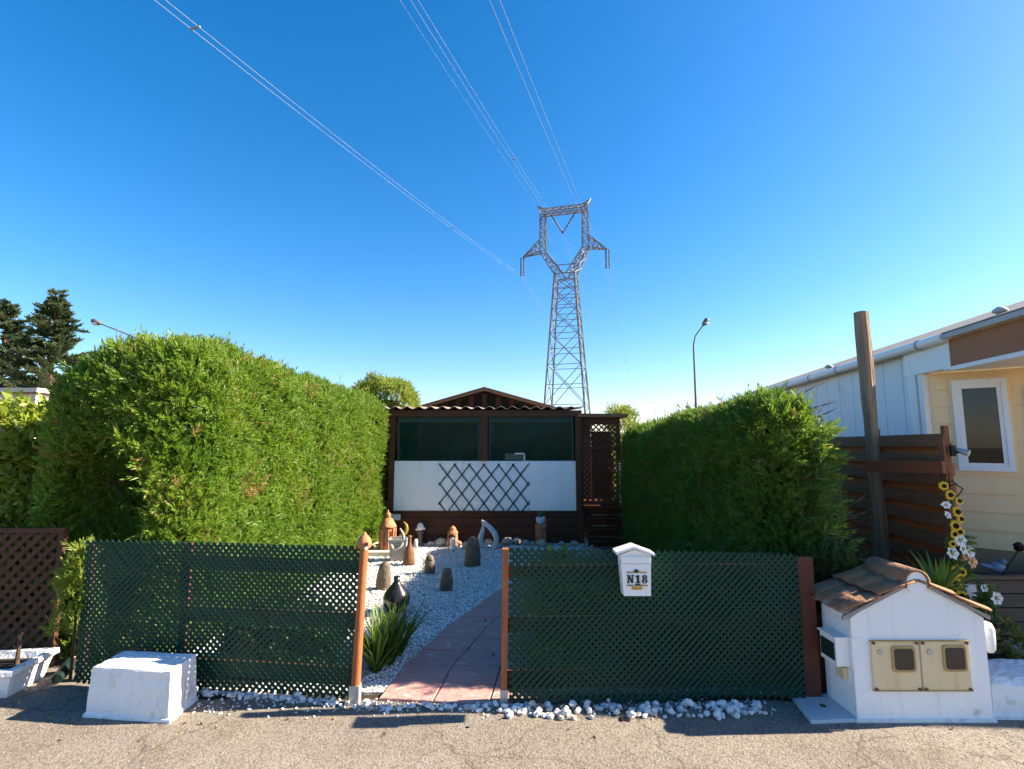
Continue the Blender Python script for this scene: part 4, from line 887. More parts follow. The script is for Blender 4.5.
# expanding trellis on the white panel
xx0, xx1, zz0, zz1 = X(440.5), X(528), Z(510), Z(465); pit = (X(527.7) - X(440.5)) / 6; vp = pit * 18.6 / 14.5
et = MB()
def clipseg(xa, sgn, layer):
    k = vp / pit * sgn   # dz/dx
    pts = []
    for x in (xx0, xx1):
        z = zz1 - (x - xa) * k
        if zz0 - 1e-6 <= z <= zz1 + 1e-6: pts.append((x, z))
    for z in (zz0, zz1):
        x = xa + (zz1 - z) / k
        if xx0 < x < xx1: pts.append((x, z))
    if len(pts) >= 2:
        pts.sort(); a, b = pts[0], pts[-1]
        if math.hypot(b[0] - a[0], b[1] - a[1]) > .05:
            d = Vector((b[0] - a[0], 0, b[1] - a[1])).normalized() * .03
            y = YH - .036 - layer * .009
            et.bar(Vector((a[0], y, a[1])) - d, Vector((b[0], y, b[1])) + d, .02, .008, up=(0, 1, 0))
for i in range(-6, 14): clipseg(xx0 + pit * i, 1, 0); clipseg(xx0 + pit * i, -1, 1)
solo(et, 'expanding_trellis', M['trellis'], 'dark green expanding wooden trellis hung on the white veranda panel', 'trellis')

# ================================================================== GARDEN ORNAMENTS
def lathe_at(px, py): p = G(px, py); return Vector((p.x, p.y, .01))
def pxm_at(p): return p.y / F
def owl(px, py, hpx, wpx, label, rz=0):
    c = lathe_at(px, py); k = pxm_at(c) * 1.0; h, w = hpx * k, wpx * k / 2 * .86
    t = thing('carved_stone', label, 'ornament', c, 'dark carved stones on the gravel')
    bmb = MB(); bmb.lathe(c, [(w * .97, 0), (w * 1.02, h * .08), (w * .98, h * .35), (w * .90, h * .58), (w * .80, h * .76), (w * .68, h * .88), (w * .44, h * .96), (w * .12, h)], 14, 1, .75, rz); sx_, sy_ = random.uniform(-.12, .12), random.uniform(-.08, .08)
    bmb.v = [(x + (z - c.z) * sx_ + random.gauss(0, w * .035), y + (z - c.z) * sy_ + random.gauss(0, w * .035), z + random.gauss(0, h * .008)) for x, y, z in bmb.v]; part(bmb, 'body', M['stone_dark'], t)
    mb = MB()
    for s in (-1, 1):
        q = c + Vector((s * w * .3, -w * .60, h * .74)); mb.ico(q, w * .2, 1, 0, (1, .5, 1))
    q = c + Vector((0, -w * .66, h * .62)); mb.ico(q, w * .13, 1, 0, (.8, .8, 1.4)); part(mb, 'face', M['stone_dark'], t)
    mb = MB()
    for i in range(4): mb.box(c + Vector((0, -w * .74, h * (.14 + .1 * i))), (w * (1.1 - .1 * i), .012, h * .025))
    mb.lathe(c + Vector((0, 0, -.004)), [(w * 1.05, 0), (w * 1.02, .02)], 14, 1, .8); part(mb, 'carved_ridge', M['stone_dark'], t)
owl(383, 589, 25, 17, 'dark owl-shaped stone nearest the orange fence post')
owl(430, 573.5, 17, 12, 'smallest dark carved stone, upright in the middle of the gravel')
owl(446, 590.5, 20, 14, 'dark carved stone standing closest to the red paver path')
owl(472.5, 566, 27, 18, 'largest dark carved stone standing before the looped blue sculpture')
# bottle-shaped stone
c = lathe_at(409, 565); k = pxm_at(c); t = thing('bottle_stone', 'rusty brown bottle-shaped stone right of the grey square pot', 'ornament', c)
part(MB().lathe(c, [(6 * k, 0), (5.8 * k, 3 * k), (5 * k, 11 * k), (3.4 * k, 16 * k), (2 * k, 18 * k), (1.8 * k, 25 * k), (2.4 * k, 26 * k), (2.2 * k, 27 * k)], 14), 'body', mat('rusty_brown_stone', (.19, .085, .04), .85, (.10, .05, .03), 7, bump=.6), t)
part(MB().lathe(c + Vector((5.5 * k, .06, 15 * k)), [(1.8 * k, 0), (1.9 * k, 6 * k), (1.2 * k, 8 * k)], 10), 'white_cap', M['plastic_white'], t)
# black vase
c = lathe_at(396, 613); k = pxm_at(c)
solo(MB().lathe(c, [(5 * k, 0), (9 * k, 2 * k), (12.5 * k, 8 * k), (13 * k, 14 * k), (10 * k, 20 * k), (4.5 * k, 26 * k), (2.8 * k, 29 * k), (3.2 * k, 33 * k), (2.4 * k, 33 * k), (2 * k, 28 * k)], 20), 'vase', M['black_glaze'], 'black teardrop vase with narrow neck beside the strap leaf clump', 'vase')
# grey square pot
c = lathe_at(398, 560); k = pxm_at(c); t = thing('square_pot', 'grey square concrete pot in front of the terracotta lantern', 'pot', c)
part(MB().lathe(c, [(9.5 * k, 0), (12 * k, 18 * k), (12.6 * k, 18.2 * k), (12.6 * k, 20 * k), (11 * k, 20 * k), (10.6 * k, 17 * k)], 4, rz=math.pi / 4 + .12, smooth=False), 'pot', M['stone_grey'], t)
part(MB().tube([c + Vector((-5 * k, -8.5 * k, 16 * k)), c + Vector((-3 * k, -9.5 * k, 12 * k)), c + Vector((0, -9.3 * k, 11 * k)), c + Vector((4 * k, -9.3 * k, 13.5 * k)), c + Vector((6 * k, -8.6 * k, 17 * k))], 1.1 * k, 7), 'swag', M['cream_stone'], t)
part(MB().lathe(c + Vector((0, 0, 15 * k)), [(8 * k, 0), (7 * k, 1.5 * k), (2 * k, 2 * k)], 10), 'soil', M['soil'], t)
part(MB().tube([c + Vector((5 * k, 2 * k, 16 * k)), c + Vector((4 * k, 1 * k, 24 * k)), c + Vector((1 * k, 1 * k, 29 * k))], [1.6 * k, 1.4 * k, .8 * k], 7), 'stone_point', M['stone_grey'], t)
# terracotta lantern
c = lathe_at(387, 553); k = pxm_at(c); t = thing('garden_lantern', 'tall terracotta lantern with domed lid beside the sunlit hedge', 'lantern', c)
part(MB().lathe(c, [(8.5 * k, 0), (8.8 * k, 2 * k), (7.4 * k, 3 * k), (7.4 * k, 4 * k)], 16), 'base', M['terracotta'], t)
mb = MB()
for i in range(8):
    a = 2 * math.pi * i / 8 + .2; mb.bar(c + Vector((math.cos(a) * 6.6 * k, math.sin(a) * 6.6 * k, 4 * k)), c + Vector((math.cos(a) * 6.6 * k, math.sin(a) * 6.6 * k, 23 * k)), 3.0 * k)
mb.lathe(c + Vector((0, 0, 20 * k)), [(7.2 * k, 0), (7.4 * k, 1 * k), (7.2 * k, 4 * k)], 16); mb.lathe(c + Vector((0, 0, 4 * k)), [(7.2 * k, 0), (7.2 * k, 4 * k)], 16); part(mb, 'body', M['terracotta'], t)
part(MB().lathe(c + Vector((0, 0, 4 * k)), [(4.6 * k, 0), (4.6 * k, 17 * k)], 10), 'inner_candle', M['cream_stone'], t)
part(MB().lathe(c + Vector((0, 0, 24 * k)), [(8.6 * k, 0), (8.2 * k, 1.5 * k), (6.2 * k, 5 * k), (4.2 * k, 8 * k), (2.6 * k, 9 * k)], 16), 'dome', M['terracotta'], t)
part(MB().lathe(c + Vector((0, 0, 33 * k)), [(2 * k, 0), (3 * k, 2 * k), (2.6 * k, 4 * k), (1 * k, 5 * k), (.5 * k, 7.5 * k)], 12), 'finial', M['terracotta'], t)
# yellow crescent, card on stake
c = lathe_at(402, 548); k = pxm_at(c)
pts = [c + Vector((math.cos(a) * 5.5 * k - 1 * k, 0, (18 + 6.5 * math.sin(a)) * k)) for a in np.linspace(-1.9, 1.25, 9)]
mb = MB(); mb.tube(pts, [.8 * k, 1.6 * k, 2 * k, 2.1 * k, 2 * k, 1.8 * k, 1.4 * k, 1 * k, .5 * k], 8); mb.tube([c, pts[0]], .6 * k, 6)
solo(mb, 'crescent_ornament', M['yellow_green'], 'yellow green crescent on a stick behind the grey square pot', 'ornament')
c = Vector((X(396.5, 9.15), 9.15, 0)); zc = Z(517, 9.15); t = thing('stake_sign', 'small pale blue card on a stake at left corner of veranda', 'sign', c)
part(MB().tube([c, c + Vector((0, 0, zc))], .008, 6), 'stake', M['lamp_pole'], t); part(MB().box(c + Vector((0, -.015, zc)), (.19, .012, .1)), 'card', M['dusty_blue'], t)
# statue, clay house, white figurine
c = lathe_at(420, 545.5); k = pxm_at(c); t = thing('bust_statue', 'small white headed statue on dark stem near border rocks', 'statue', c)
part(MB().lathe(c, [(4 * k, 0), (3.6 * k, 2 * k), (2.4 * k, 4 * k), (2.2 * k, 9 * k), (3.4 * k, 12 * k), (2.4 * k, 14 * k)], 12), 'stem', M['stone_dark'], t)
mb = MB(); mb.ico(c + Vector((0, 0, 17 * k)), 3.6 * k, 2, .05, (.9, .9, 1.15)); mb.ico(c + Vector((-.5 * k, -3.3 * k, 16.4 * k)), .8 * k, 1, 0, (.8, 1, 1.4)); mb.ico(c + Vector((3.6 * k, 0, 15.5 * k)), 1.4 * k, 1, .1); mb.ico(c + Vector((-3.5 * k, 0, 14.5 * k)), 1.3 * k, 1, .1); part(mb, 'head', M['plastic_white'], t)
c = lathe_at(452.5, 546.5); k = pxm_at(c); t = thing('clay_house', 'small terracotta tower house in front of the border rocks', 'ornament', c)
mb = MB(); mb.lathe(c, [(6.4 * k, 0), (6.4 * k, 2 * k), (5.4 * k, 3 * k), (4.8 * k, 12 * k), (5.6 * k, 12.5 * k), (3.4 * k, 15.5 * k), (3.2 * k, 17 * k), (1 * k, 19 * k)], 10, smooth=False); part(mb, 'body', M['terracotta'], t)
mb = MB()
for s in (-2.6, 0, 2.6): mb.box(c + Vector((s * k, -4.9 * k, 9.5 * k)), (1.2 * k, .8 * k, 3 * k))
part(mb, 'window', M['dark'], t)
c2 = lathe_at(452.5, 551); solo(MB().lathe(c2, [(2.6 * k, 0), (2.7 * k, 3 * k), (2 * k, 5.5 * k), (2.6 * k, 7 * k), (2.4 * k, 10 * k), (1.2 * k, 11.5 * k)], 10), 'figurine', M['plastic_white'], 'small white figurine in front of the terracotta tower house', 'figurine')
# looped pale sculpture
c = lathe_at(489, 548.5); Yc = c.y; k = pxm_at(c)
def Q(px, py): p = W(px, py, Yc); return p
mb = MB()
right = [(481.5, 520.5), (485, 523), (490, 527.5), (494.5, 533), (496.5, 538.5), (496, 543), (493.8, 547)]
left = [(482, 521.5), (483.5, 526), (482.5, 531.5), (480.6, 537), (480.6, 541.5), (482.5, 545), (486, 547), (489.5, 547.2)]
mb.tube([Q(*p) for p in right], [.9 * k, 1.8 * k, 2.5 * k, 2.8 * k, 2.8 * k, 2.5 * k, 2.2 * k], 10)
mb.tube([Q(*p) + Vector((0, .012, 0)) for p in left], [.8 * k, 1.6 * k, 2.4 * k, 2.7 * k, 2.7 * k, 2.5 * k, 2 * k, 1.2 * k], 10)
t = thing('loop_sculpture', 'pale grey blue drop-shaped loop sculpture standing on the gravel', 'sculpture', c)
part(mb, 'loop', M['pale_blue'], t); part(MB().lathe(Vector((Q(494, 548).x, Yc, .005)), [(3.6 * k, 0), (3.4 * k, 1.6 * k), (2 * k, 2.2 * k)], 12), 'foot', M['pale_blue'], t)
# terracotta pedestal, white pot, cactus
c = lathe_at(541, 546); k = pxm_at(c); t = thing('clay_pedestal', 'terracotta pedestal carved with arches under a white cactus pot', 'pedestal', c)
mb = MB()
for i in range(6):
    a = 2 * math.pi * i / 6 + .3; mb.bar(c + Vector((math.cos(a) * 4.6 * k, math.sin(a) * 4.6 * k, 0)), c + Vector((math.cos(a) * 4.2 * k, math.sin(a) * 4.2 * k, 15 * k)), 2.6 * k)
mb.lathe(c, [(3 * k, 0), (3 * k, 15 * k)], 10); part(mb, 'arched_leg', M['terracotta'], t)
part(MB().lathe(c + Vector((0, 0, 8 * k)), [(5.2 * k, 0), (5.6 * k, 4 * k), (5 * k, 8 * k), (6 * k, 9 * k), (6 * k, 11.5 * k), (4 * k, 12 * k)], 12), 'top', M['terracotta'], t)
c = c + Vector((0, 0, 20.2 * k)); t = thing('cactus_pot', 'white pot with a small green cactus on terracotta pedestal', 'potted plant', c)
part(MB().lathe(c, [(3.4 * k, 0), (4.6 * k, 2 * k), (4.8 * k, 5.5 * k), (4 * k, 7 * k), (3.5 * k, 6.5 * k)], 12), 'pot', M['pale_blue'], t)
mb = MB(); mb.ico(c + Vector((0, 0, 9 * k)), 2.8 * k, 2, .08, (1, 1, 1.35)); mb.ico(c + Vector((2.4 * k, 0, 11 * k)), 1.2 * k, 1, .1, (1, 1, 1.6)); mb.ico(c + Vector((-2.4 * k, 0, 10.4 * k)), 1.1 * k, 1, .1, (1, 1, 1.6)); part(mb, 'cactus', M['cactus'], t)
# border rocks
protos = []
for s in range(7):
    rs = random.Random(s + 40); mb = MB(); mb.ico((0, 0, 0), 1, 2, .10, (1, rs.uniform(.7, .95), rs.uniform(.55, .8)), rs, False); me = _mesh(mb, M['rock'] if s % 3 else M['rock_b'], (0, 0, 0)); me.name = 'garden_rock'; protos.append(me)
rr = random.Random(3)
def rock(px, py, wpx, me, label='pale rough rock in the border along the veranda base', group='rocks bordering the veranda', dz=0, mt=None):
    p = G(px, py); k = pxm_at(p); o = bpy.data.objects.new('garden_rock', me); COL.objects.link(o); s = wpx * k / 2
    o.location = (p.x, p.y, s * .55 + dz); o.scale = (s, s * .9, s); o.rotation_euler = (rr.uniform(-.3, .3), rr.uniform(-.3, .3), rr.uniform(0, 6.28)); tag(o, label, 'rock', group); return o
x = 427
while x < 536:
    w = rr.uniform(7, 13); rock(x + w / 2, 547 + rr.uniform(-3, 1), w, rr.choice(protos)); 
    if rr.random() < .55: rock(x + w / 2 + rr.uniform(-3, 3), 541 + rr.uniform(-1.5, 1), rr.uniform(7, 12), rr.choice(protos), dz=.08)
    x += w * .86
for px, py, w in ((562, 546, 8), (569, 547, 7), (575, 546, 9), (583, 548, 7), (592, 549, 6), (560, 541, 8), (572, 541, 7), (372, 551, 12), (362, 549, 13)): rock(px, py, w, rr.choice(protos))
mb = MB(); mb.ico((0, 0, 0), 1, 3, .02, (1, .6, .85)); me = _mesh(mb, M['stone_grey'], (0, 0, 0)); me.name = 'garden_rock'
rock(552, 541, 9.5, me, 'smooth round blue grey stone right of the terracotta pedestal', None)
# cream ledge stones at the left
a_ = G(366, 557); b_ = G(392, 557)
solo(MB().span(a_.x, b_.x, a_.y, a_.y + .42, 0, .07), 'paving_slab', M['cream_stone'], 'cream paving slab on the gravel under the terracotta lantern', 'slab')
solo(MB().span(a_.x - .05, b_.x - .1, a_.y + .43, a_.y + .8, 0, .12), 'paving_slab', M['cream_stone'], 'raised cream paving slab behind the terracotta lantern', 'slab')
solo(MB().span(X(600, 8.5), X(633, 8.5), 8.35, 8.62, 0, .06), 'door_mat', M['deck'], 'brown mat board at the foot of the veranda steps', 'mat')

# ================================================================== PEBBLE ROW AT THE FENCE FOOT
pp = []
for s in range(9):
    rs = random.Random(s + 90); mb = MB(); mb.ico((0, 0, 0), 1, 1, .22, (1, rs.uniform(.6, .85), rs.uniform(.55, .75)), rs, False); me = _mesh(mb, (M['marble'], M['marble'], M['marble_b'], M['marble'], M['marble_c'])[s % 5], (0, 0, 0)); me.name = 'pebble'; pp.append(me)
rs = random.Random(12)
def pebble(x, y, s, z, where):
    o = bpy.data.objects.new('white_pebble', rs.choice(pp)); COL.objects.link(o); o.location = (x, y, z); o.scale = (s, s * rs.uniform(.8, 1.1), s * rs.uniform(.8, 1.2)); o.rotation_euler = (rs.uniform(-.5, .5), rs.uniform(-.5, .5), rs.uniform(0, 6.28))
    tag(o, 'white pebble in the loose row at the foot of ' + where, 'pebble', 'pebbles at the foot of ' + where)
cnt = 0
def row(px0, px1, y_of, width, n, smin, smax, where):
    for i in range(n):
        px = rs.uniform(px0, px1); base = y_of(px); y = base + rs.uniform(-width, width * .8) * rs.uniform(.5, 1); p = G(px, 708); x = p.x * (y / p.y); s = rs.uniform(smin, smax)
        pebble(x, y, s, s * .45 + (rs.uniform(0, .025) if rs.random() < .35 else 0), where)
f1 = G(202, 694).y; f2 = G(355, 706).y
row(202, 358, lambda px: f1 + (f2 - f1) * (px - 202) / 153, .045, 84, .012, .025, 'left lattice fence')
m1 = G(430, 708).y; row(362, 505, lambda px: m1, .06, 70, .011, .024, 'the paver path')
m2 = G(640, 711).y; row(500, 768, lambda px: m2 + .0, .115 if True else 0, 146, .013, .031, 'right lattice fence')
pebble(G(552 + 276, 707).x * .93, G(772, 704).y, .02, .01, 'right lattice fence')
n = 500; px = RNG.uniform(-2.25, 1.7, n); py = 3.62 + RNG.normal(size=n) * .06
k = ~((px > -1.0) & (px < .0) & (py > 3.72))
scatter_stones('gravel', np.stack([px, py, np.full(n, .006)], 1)[k], RNG.uniform(.006, .014, k.sum()), M['marble'], .6)

# ================================================================== METER HOUSE
YF = G(925, 722).y; fl0, fr0 = G(857, 721.5), G(993, 721.5); DM = .31
wl, wr = fl0.x, fr0.x; ez = W(848, 618, YF).z; apx = W(914, 577, YF); 
mh = thing('meter_house', 'white masonry meter house with tiled gable roof and two meter doors', 'meter cabinet', ((wl + wr) / 2, YF, 0))
def subwall(n=1):
    mb = MB(); ax_ = apx.x
    pf = [Vector((wl, YF, 0)), Vector((wr, YF, 0)), Vector((wr, YF, ez)), Vector((ax_ + .04, YF, apx.z - .02)), Vector((ax_ - .04, YF, apx.z - .02)), Vector((wl, YF, ez))]
    mb.prism(pf, (0, DM, 0)); return mb
part(subwall(), 'wall', M['paint'], mh)
mb = MB(); mb.span(wl - .012, wr + .012, YF - .012, YF + DM + .01, 0, .02); part(mb, 'plinth', M['paint_rough'], mh)
# roof: clay tiles on both slopes
def slope(e, side, name):
    mb = MB(); a = Vector((apx.x, 0, apx.z - .025)); d = Vector((e.x - a.x, 0, e.z - a.z)); L_ = d.length; d.normalize(); nn = Vector((-d.z, 0, d.x)); nn = nn if nn.z > 0 else -nn
    nrow = 2
    for r_ in range(nrow):
        s0 = L_ * r_ / nrow - (.02 if r_ else 0); s1 = L_ * (r_ + 1) / nrow
        y = YF - .03; wt = .155
        while y < YF + DM + .03:
            vs = []; nseg = 8
            for s, lift in ((s0, .012 - .008), (s1, .022)):
                for kx in range(nseg + 1):
                    f = kx / nseg; z = .010 * math.sin(math.pi * min(1, f * 1.6)) if f < .625 else -.003
                    p = a + d * s + nn * (lift + z) + Vector((0, y + wt * f * 1.02, 0)); vs += [p, p + nn * .014]
            fs = []; st_ = 2 * (nseg + 1)
            for kx in range(nseg):
                i = 2 * kx; fs += [(i, i + 2, st_ + i + 2, st_ + i), (i + 1, st_ + i + 1, st_ + i + 3, i + 3), (st_ + i, st_ + i + 2, st_ + i + 3, st_ + i + 1), (i, i + 1, i + 3, i + 2)]
            fs += [(0, st_, st_ + 1, 1), (st_ - 2, st_ - 1, 2 * st_ - 1, 2 * st_ - 2)]
            mb.add(vs, fs, True); y += wt
    return part(mb, 'roof_tiles', M['tile'], mh)
le = W(832, 612, YF); slope(Vector((W(842, 616, YF - .04).x, 0, W(842, 616, YF - .04).z)), -1, 'l')
slope(Vector((W(992, 616, YF - .04).x, 0, W(992, 616, YF - .04).z)), 1, 'r')
# cement edge under tiles at the gable, ridge tile with white round end
mb = MB()
for e in (W(841, 617.5, YF), W(988, 617, YF)):
    a = Vector((apx.x, YF - .018, apx.z - .028)); b = Vector((e.x, YF - .018, e.z - .012)); up = Vector((0, 0, .022)); mb.prism([a, b, b + up, a + up], (0, .016, 0))
part(mb, 'mortar_edge', M['cement'], mh)
rc = W(914, 582, YF); rr_ = .070
mb = MB(); ns = 12; vs = []
for y in (YF - .03, YF + DM + .05):
    for kx in range(ns + 1):
        a = math.pi * (-.12 + 1.24 * kx / ns); 
        for rad in (rr_, rr_ + .014): vs.append((rc.x + rad * math.cos(a), y, rc.z + rad * math.sin(a)))
st_ = 2 * (ns + 1); fs = []
for kx in range(ns):
    i = 2 * kx; fs += [(i, i + 2, st_ + i + 2, st_ + i), (i + 1, st_ + i + 1, st_ + i + 3, i + 3), (i, i + 1, i + 3, i + 2), (st_ + i, st_ + i + 2, st_ + i + 3, st_ + i + 1)]
mb.add(vs, fs, True); part(mb, 'ridge_tile', M['tile'], mh)
mb = MB(); mb.tube([(rc.x, YF - .02, rc.z), (rc.x, YF + .03, rc.z)], rr_ - .002, 20); part(mb, 'ridge_end', M['paint'], mh)
# meter doors
for (a, b, c, d, g) in ((873, 641, 920, 689, (893, 647.5, 912, 668.5)), (922.5, 641, 970.5, 689, (944, 646.5, 963, 668))):
    p0_, p1_ = W(a, d, YF), W(b + (c - b), b, YF); x0, x1, z0, z1 = W(a, d, YF).x, W(c, d, YF).x, W(a, d, YF).z, W(a, b, YF).z
    mb = MB(); mb.span(x0, x1, YF - .014, YF - .001, z0, z1); dr = part(mb, 'meter_door', M['meter'], mh)
    gx0, gx1, gz0, gz1 = W(g[0], g[3], YF).x, W(g[2], g[3], YF).x, W(g[0], g[3], YF).z, W(g[0], g[1], YF).z
    mb = MB(); mb.span(x0 - .004, x1 + .004, YF - .018, YF - .0005, z0 - .008, z0 - .0005); mb.span(x0 - .004, x1 + .004, YF - .018, YF - .0005, z1 + .0005, z1 + .007); part(mb, 'door_rim', M['meter_frame'], dr)
    def rrect(mb, x0, x1, z0, z1, r, y0, y1):
        poly = []
        for cx, cz, a0 in ((x1 - r, z1 - r, 0), (x0 + r, z1 - r, 90), (x0 + r, z0 + r, 180), (x1 - r, z0 + r, 270)):
            for q in range(5): an = R(a0 + 22.5 * q); poly.append(Vector((cx + r * math.cos(an), y0, cz + r * math.sin(an))))
        mb.prism(poly, (0, y1 - y0, 0)); return mb
    part(rrect(MB(), gx0 - .014, gx1 + .014, gz0 - .014, gz1 + .014, .02, YF - .022, YF - .014), 'window_frame', M['meter_frame'], dr)
    part(rrect(MB(), gx0, gx1, gz0, gz1, .016, YF - .0245, YF - .0222), 'window', M['smoked'], dr)
    mb = MB()
    for bx in (x0 + .012, x1 - .012):
        for bz in (z0 + .006, z1 - .006): mb.tube([(bx, YF - .015, bz), (bx, YF - .024, bz)], .009, 8)
    part(mb, 'bolt', M['bolt'], dr)
    mb = MB(); lx_, lz = x0 + .055, z1 - .06; mb.tube([(lx_, YF - .014, lz), (lx_, YF - .02, lz)], .018, 12); part(mb, 'lock', M['metal'], dr)
# white box on left wall, lock box below, rounded box on right wall
zz0, zz1 = W(836, 662, YF + .1).z, W(836, 635, YF + .1).z
t = thing('letter_box', 'white box with dark green slot fixed to left wall of meter house', 'letter box', (wl - .05, YF + .12, zz0))
part(MB().span(wl - .085, wl - .001, YF + .03, YF + .20, zz0, zz1), 'box', M['plastic_white'], t)
part(MB().span(wl - .092, wl - .0855, YF + .045, YF + .185, zz0 + .03, zz1 - .03), 'slot', M['dark_green_pot'], t)
part(MB().span(wl - .095, wl - .001, YF + .02, YF + .21, zz1 + .001, zz1 + .012), 'lid', M['plastic_white'], t)
zl = W(841, 671, YF + .1).z
mb = MB(); mb.span(wl - .03, wl - .001, YF + .06, YF + .14, zl - .035, zl + .035); solo(mb, 'lock_box', M['meter'], 'small beige fitting below the white box on meter house wall', 'fitting')
za, zb2 = W(989, 649, YF + .1).z, W(989, 619, YF + .1).z
mb = MB(); pr = [(.0, 0), (.05, .0), (.062, .02), (.066, .08), (.066, zb2 - za - .04), (.05, zb2 - za - .01), (.02, zb2 - za)]
mb.lathe((wr + .06, YF + .08, za), pr, 16, .75, 1.0); solo(mb, 'junction_box', M['plastic_white'], 'rounded white plastic box on right wall of meter house', 'junction box')
# white slab left of it
q = [G(790, 697), G(836, 697), G(858, 722.5), G(811, 724)]
q = [Vector((p.x, p.y, 0)) for p in q]; mb = MB(); mb.prism([p for p in (q[3], q[2], q[1], q[0])], (0, 0, .022)); t = thing('stone_slab', 'flat white slab lying on asphalt left of the meter house', 'slab', (q[3].x, q[3].y, 0)); part(mb, 'slab', M['pale_blue'], t)
mb = MB(); cc = sum(q, Vector()) / 4; mb.lathe(cc + Vector((0, 0, .0225)), [(.02, 0), (.018, .004)], 8); part(mb, 'lifting_eye', M['bolt'], t)
# succulents on / behind the right block
c = b0 + Vector((.16, .52, .0)); t = thing('succulent_plants', 'low green and reddish succulents behind the right white block', 'plant', c)
N_ = 260; ps = np.stack([RNG.uniform(b0.x - .05, b0.x + .7, N_), RNG.uniform(b0.y + .42, b0.y + .6, N_), RNG.uniform(.18, .40, N_)], 1)
V, q_, tt = instance(LEAF, ps, np.array([0, -.2, .9]) + RNG.normal(size=(N_, 3)) * .5, RNG.uniform(.05, .11, N_), RNG.random(N_)); np_mesh('leaf_tuft', V, q_, M['weed'], t, tt)
part(MB().span(b0.x - .02, b0.x + .7, b0.y + .45, b0.y + .62, 0, .2), 'soil', M['soil'], t)

# ================================================================== POLE, SLATTED FENCE, FLOWERS
SX0 = 2.94 - .0; SK = .15
def sf(Y): return SX0 + SK * Y
sdir = Vector((SK, 1, 0)).normalized(); snrm = Vector((-1, SK, 0)).normalized()
zsl = 1.86; sfence = thing('slatted_fence', 'weathered brown horizontal board fence behind the grey pole', 'fence', (sf(4.3), 4.3, 0))
def sp(Y, z, off=0): return Vector((sf(Y), Y, z)) + snrm * off
z = .02; k = 0; Y0, Y1 = 4.28, 9.2
mbf, mbb = MB(), MB()
while z < zsl - .10:
    h = .105 + random.uniform(-.006, .006)
    if k % 2 == 0: mbf.bar(sp(Y0 + random.uniform(-.02, .03), z + h / 2, .028), sp(Y1, z + h / 2 + random.uniform(-.012, .012), .028), .02, h); z += h - .012
    else: mbb.bar(sp(Y0 + .03, z + h / 2, -.028), sp(Y1, z + h / 2, -.028), .018, h * 1.02); z += h - .03
    k += 1
part(mbf, 'front_boards', M['slat'], sfence); part(mbb, 'rear_boards', M['slat_back'], sfence)
for Y in (4.33, 5.35, 7.2, 9.0): part(MB().bar(sp(Y, 0), sp(Y, zsl), .05, .034, up=snrm), 'post', M['slat'], sfence)
part(MB().bar(sp(4.3, zsl - .09, .052), sp(4.3, .1, .052), .07, .014, up=snrm), 'end_batten', M['slat'], sfence)
# pole with plank
YP = 5.15; pt = W(861, 312, YP); pb = W(884, 572, YP)
pb0 = Vector((pb.x + .0, YP, 0)); ptop = Vector((pt.x, YP, pt.z)); ptop.x = pt.x
pole = thing('wooden_pole', 'tall weathered grey square timber pole in front of the slatted fence', 'pole', pb0)
mb = MB(); n = 14; vs = []
for i in range(n + 1):
    f = i / n; c = pb0.lerp(ptop, f); w = .055 + .004 * math.sin(f * 9) ; tw = .15
    for a in range(8):
        an = math.pi / 4 * a + tw; rad = w * (1.12 if a % 2 else 1.0) * (1 + random.uniform(-.05, .05)); vs.append(c + Vector((rad * math.cos(an), rad * math.sin(an), 0)))
mb.add(vs, [(i * 8 + a, i * 8 + (a + 1) % 8, i * 8 + 8 + (a + 1) % 8, i * 8 + 8 + a) for i in range(n) for a in range(8)] + [tuple(n * 8 + a for a in range(8))]); part(mb, 'shaft', M['pole'], pole)
zk = W(905, 467, 4.7).z; a_ = Vector((W(866, 466, 4.98).x, 4.98, W(866, 466, 4.98).z)); b_ = Vector((W(944, 467.5, 4.24).x, 4.24, W(944, 467.5, 4.24).z))
solo(MB().bar(a_, b_, .03, .098), 'wooden_plank', M['plank'], 'red brown plank nailed from the grey pole to slatted fence end', 'plank')
# spot light on the fence end
c = sp(4.27, W(942, 452, 4.25).z, .0); t = thing('spot_light', 'small black and white spot light on end of slatted fence', 'spot light', c)
part(MB().tube([c, c + Vector((.05, -.03, .0))], .012, 8), 'arm', M['black_metal'], t); part(MB().tube([c + Vector((.035, .0, .02)), c + Vector((.06, -.05, .0)), c + Vector((.075, -.075, -.01))], [.018, .024, .028], 12), 'head', M['metal'], t)
part(MB().box(c + Vector((0, -.012, .01)), (.035, .02, .09)), 'bracket', M['black_metal'], t)
# wire bracket
c = W(944, 482, 4.25); mb = MB(); mb.tube([c, W(953, 481, 4.2), W(957, 485, 4.2), W(963, 489, 4.15), W(958, 496, 4.1)], .005, 6); mb.tube([W(944, 487, 4.25), W(957, 484, 4.2)], .004, 6); mb.tube([W(958, 496, 4.1), W(955, 497, 4.1)], .004, 6)
solo(mb, 'wire_bracket', M['black_metal'], 'bent black wire bracket above the sunflower garland', 'bracket')
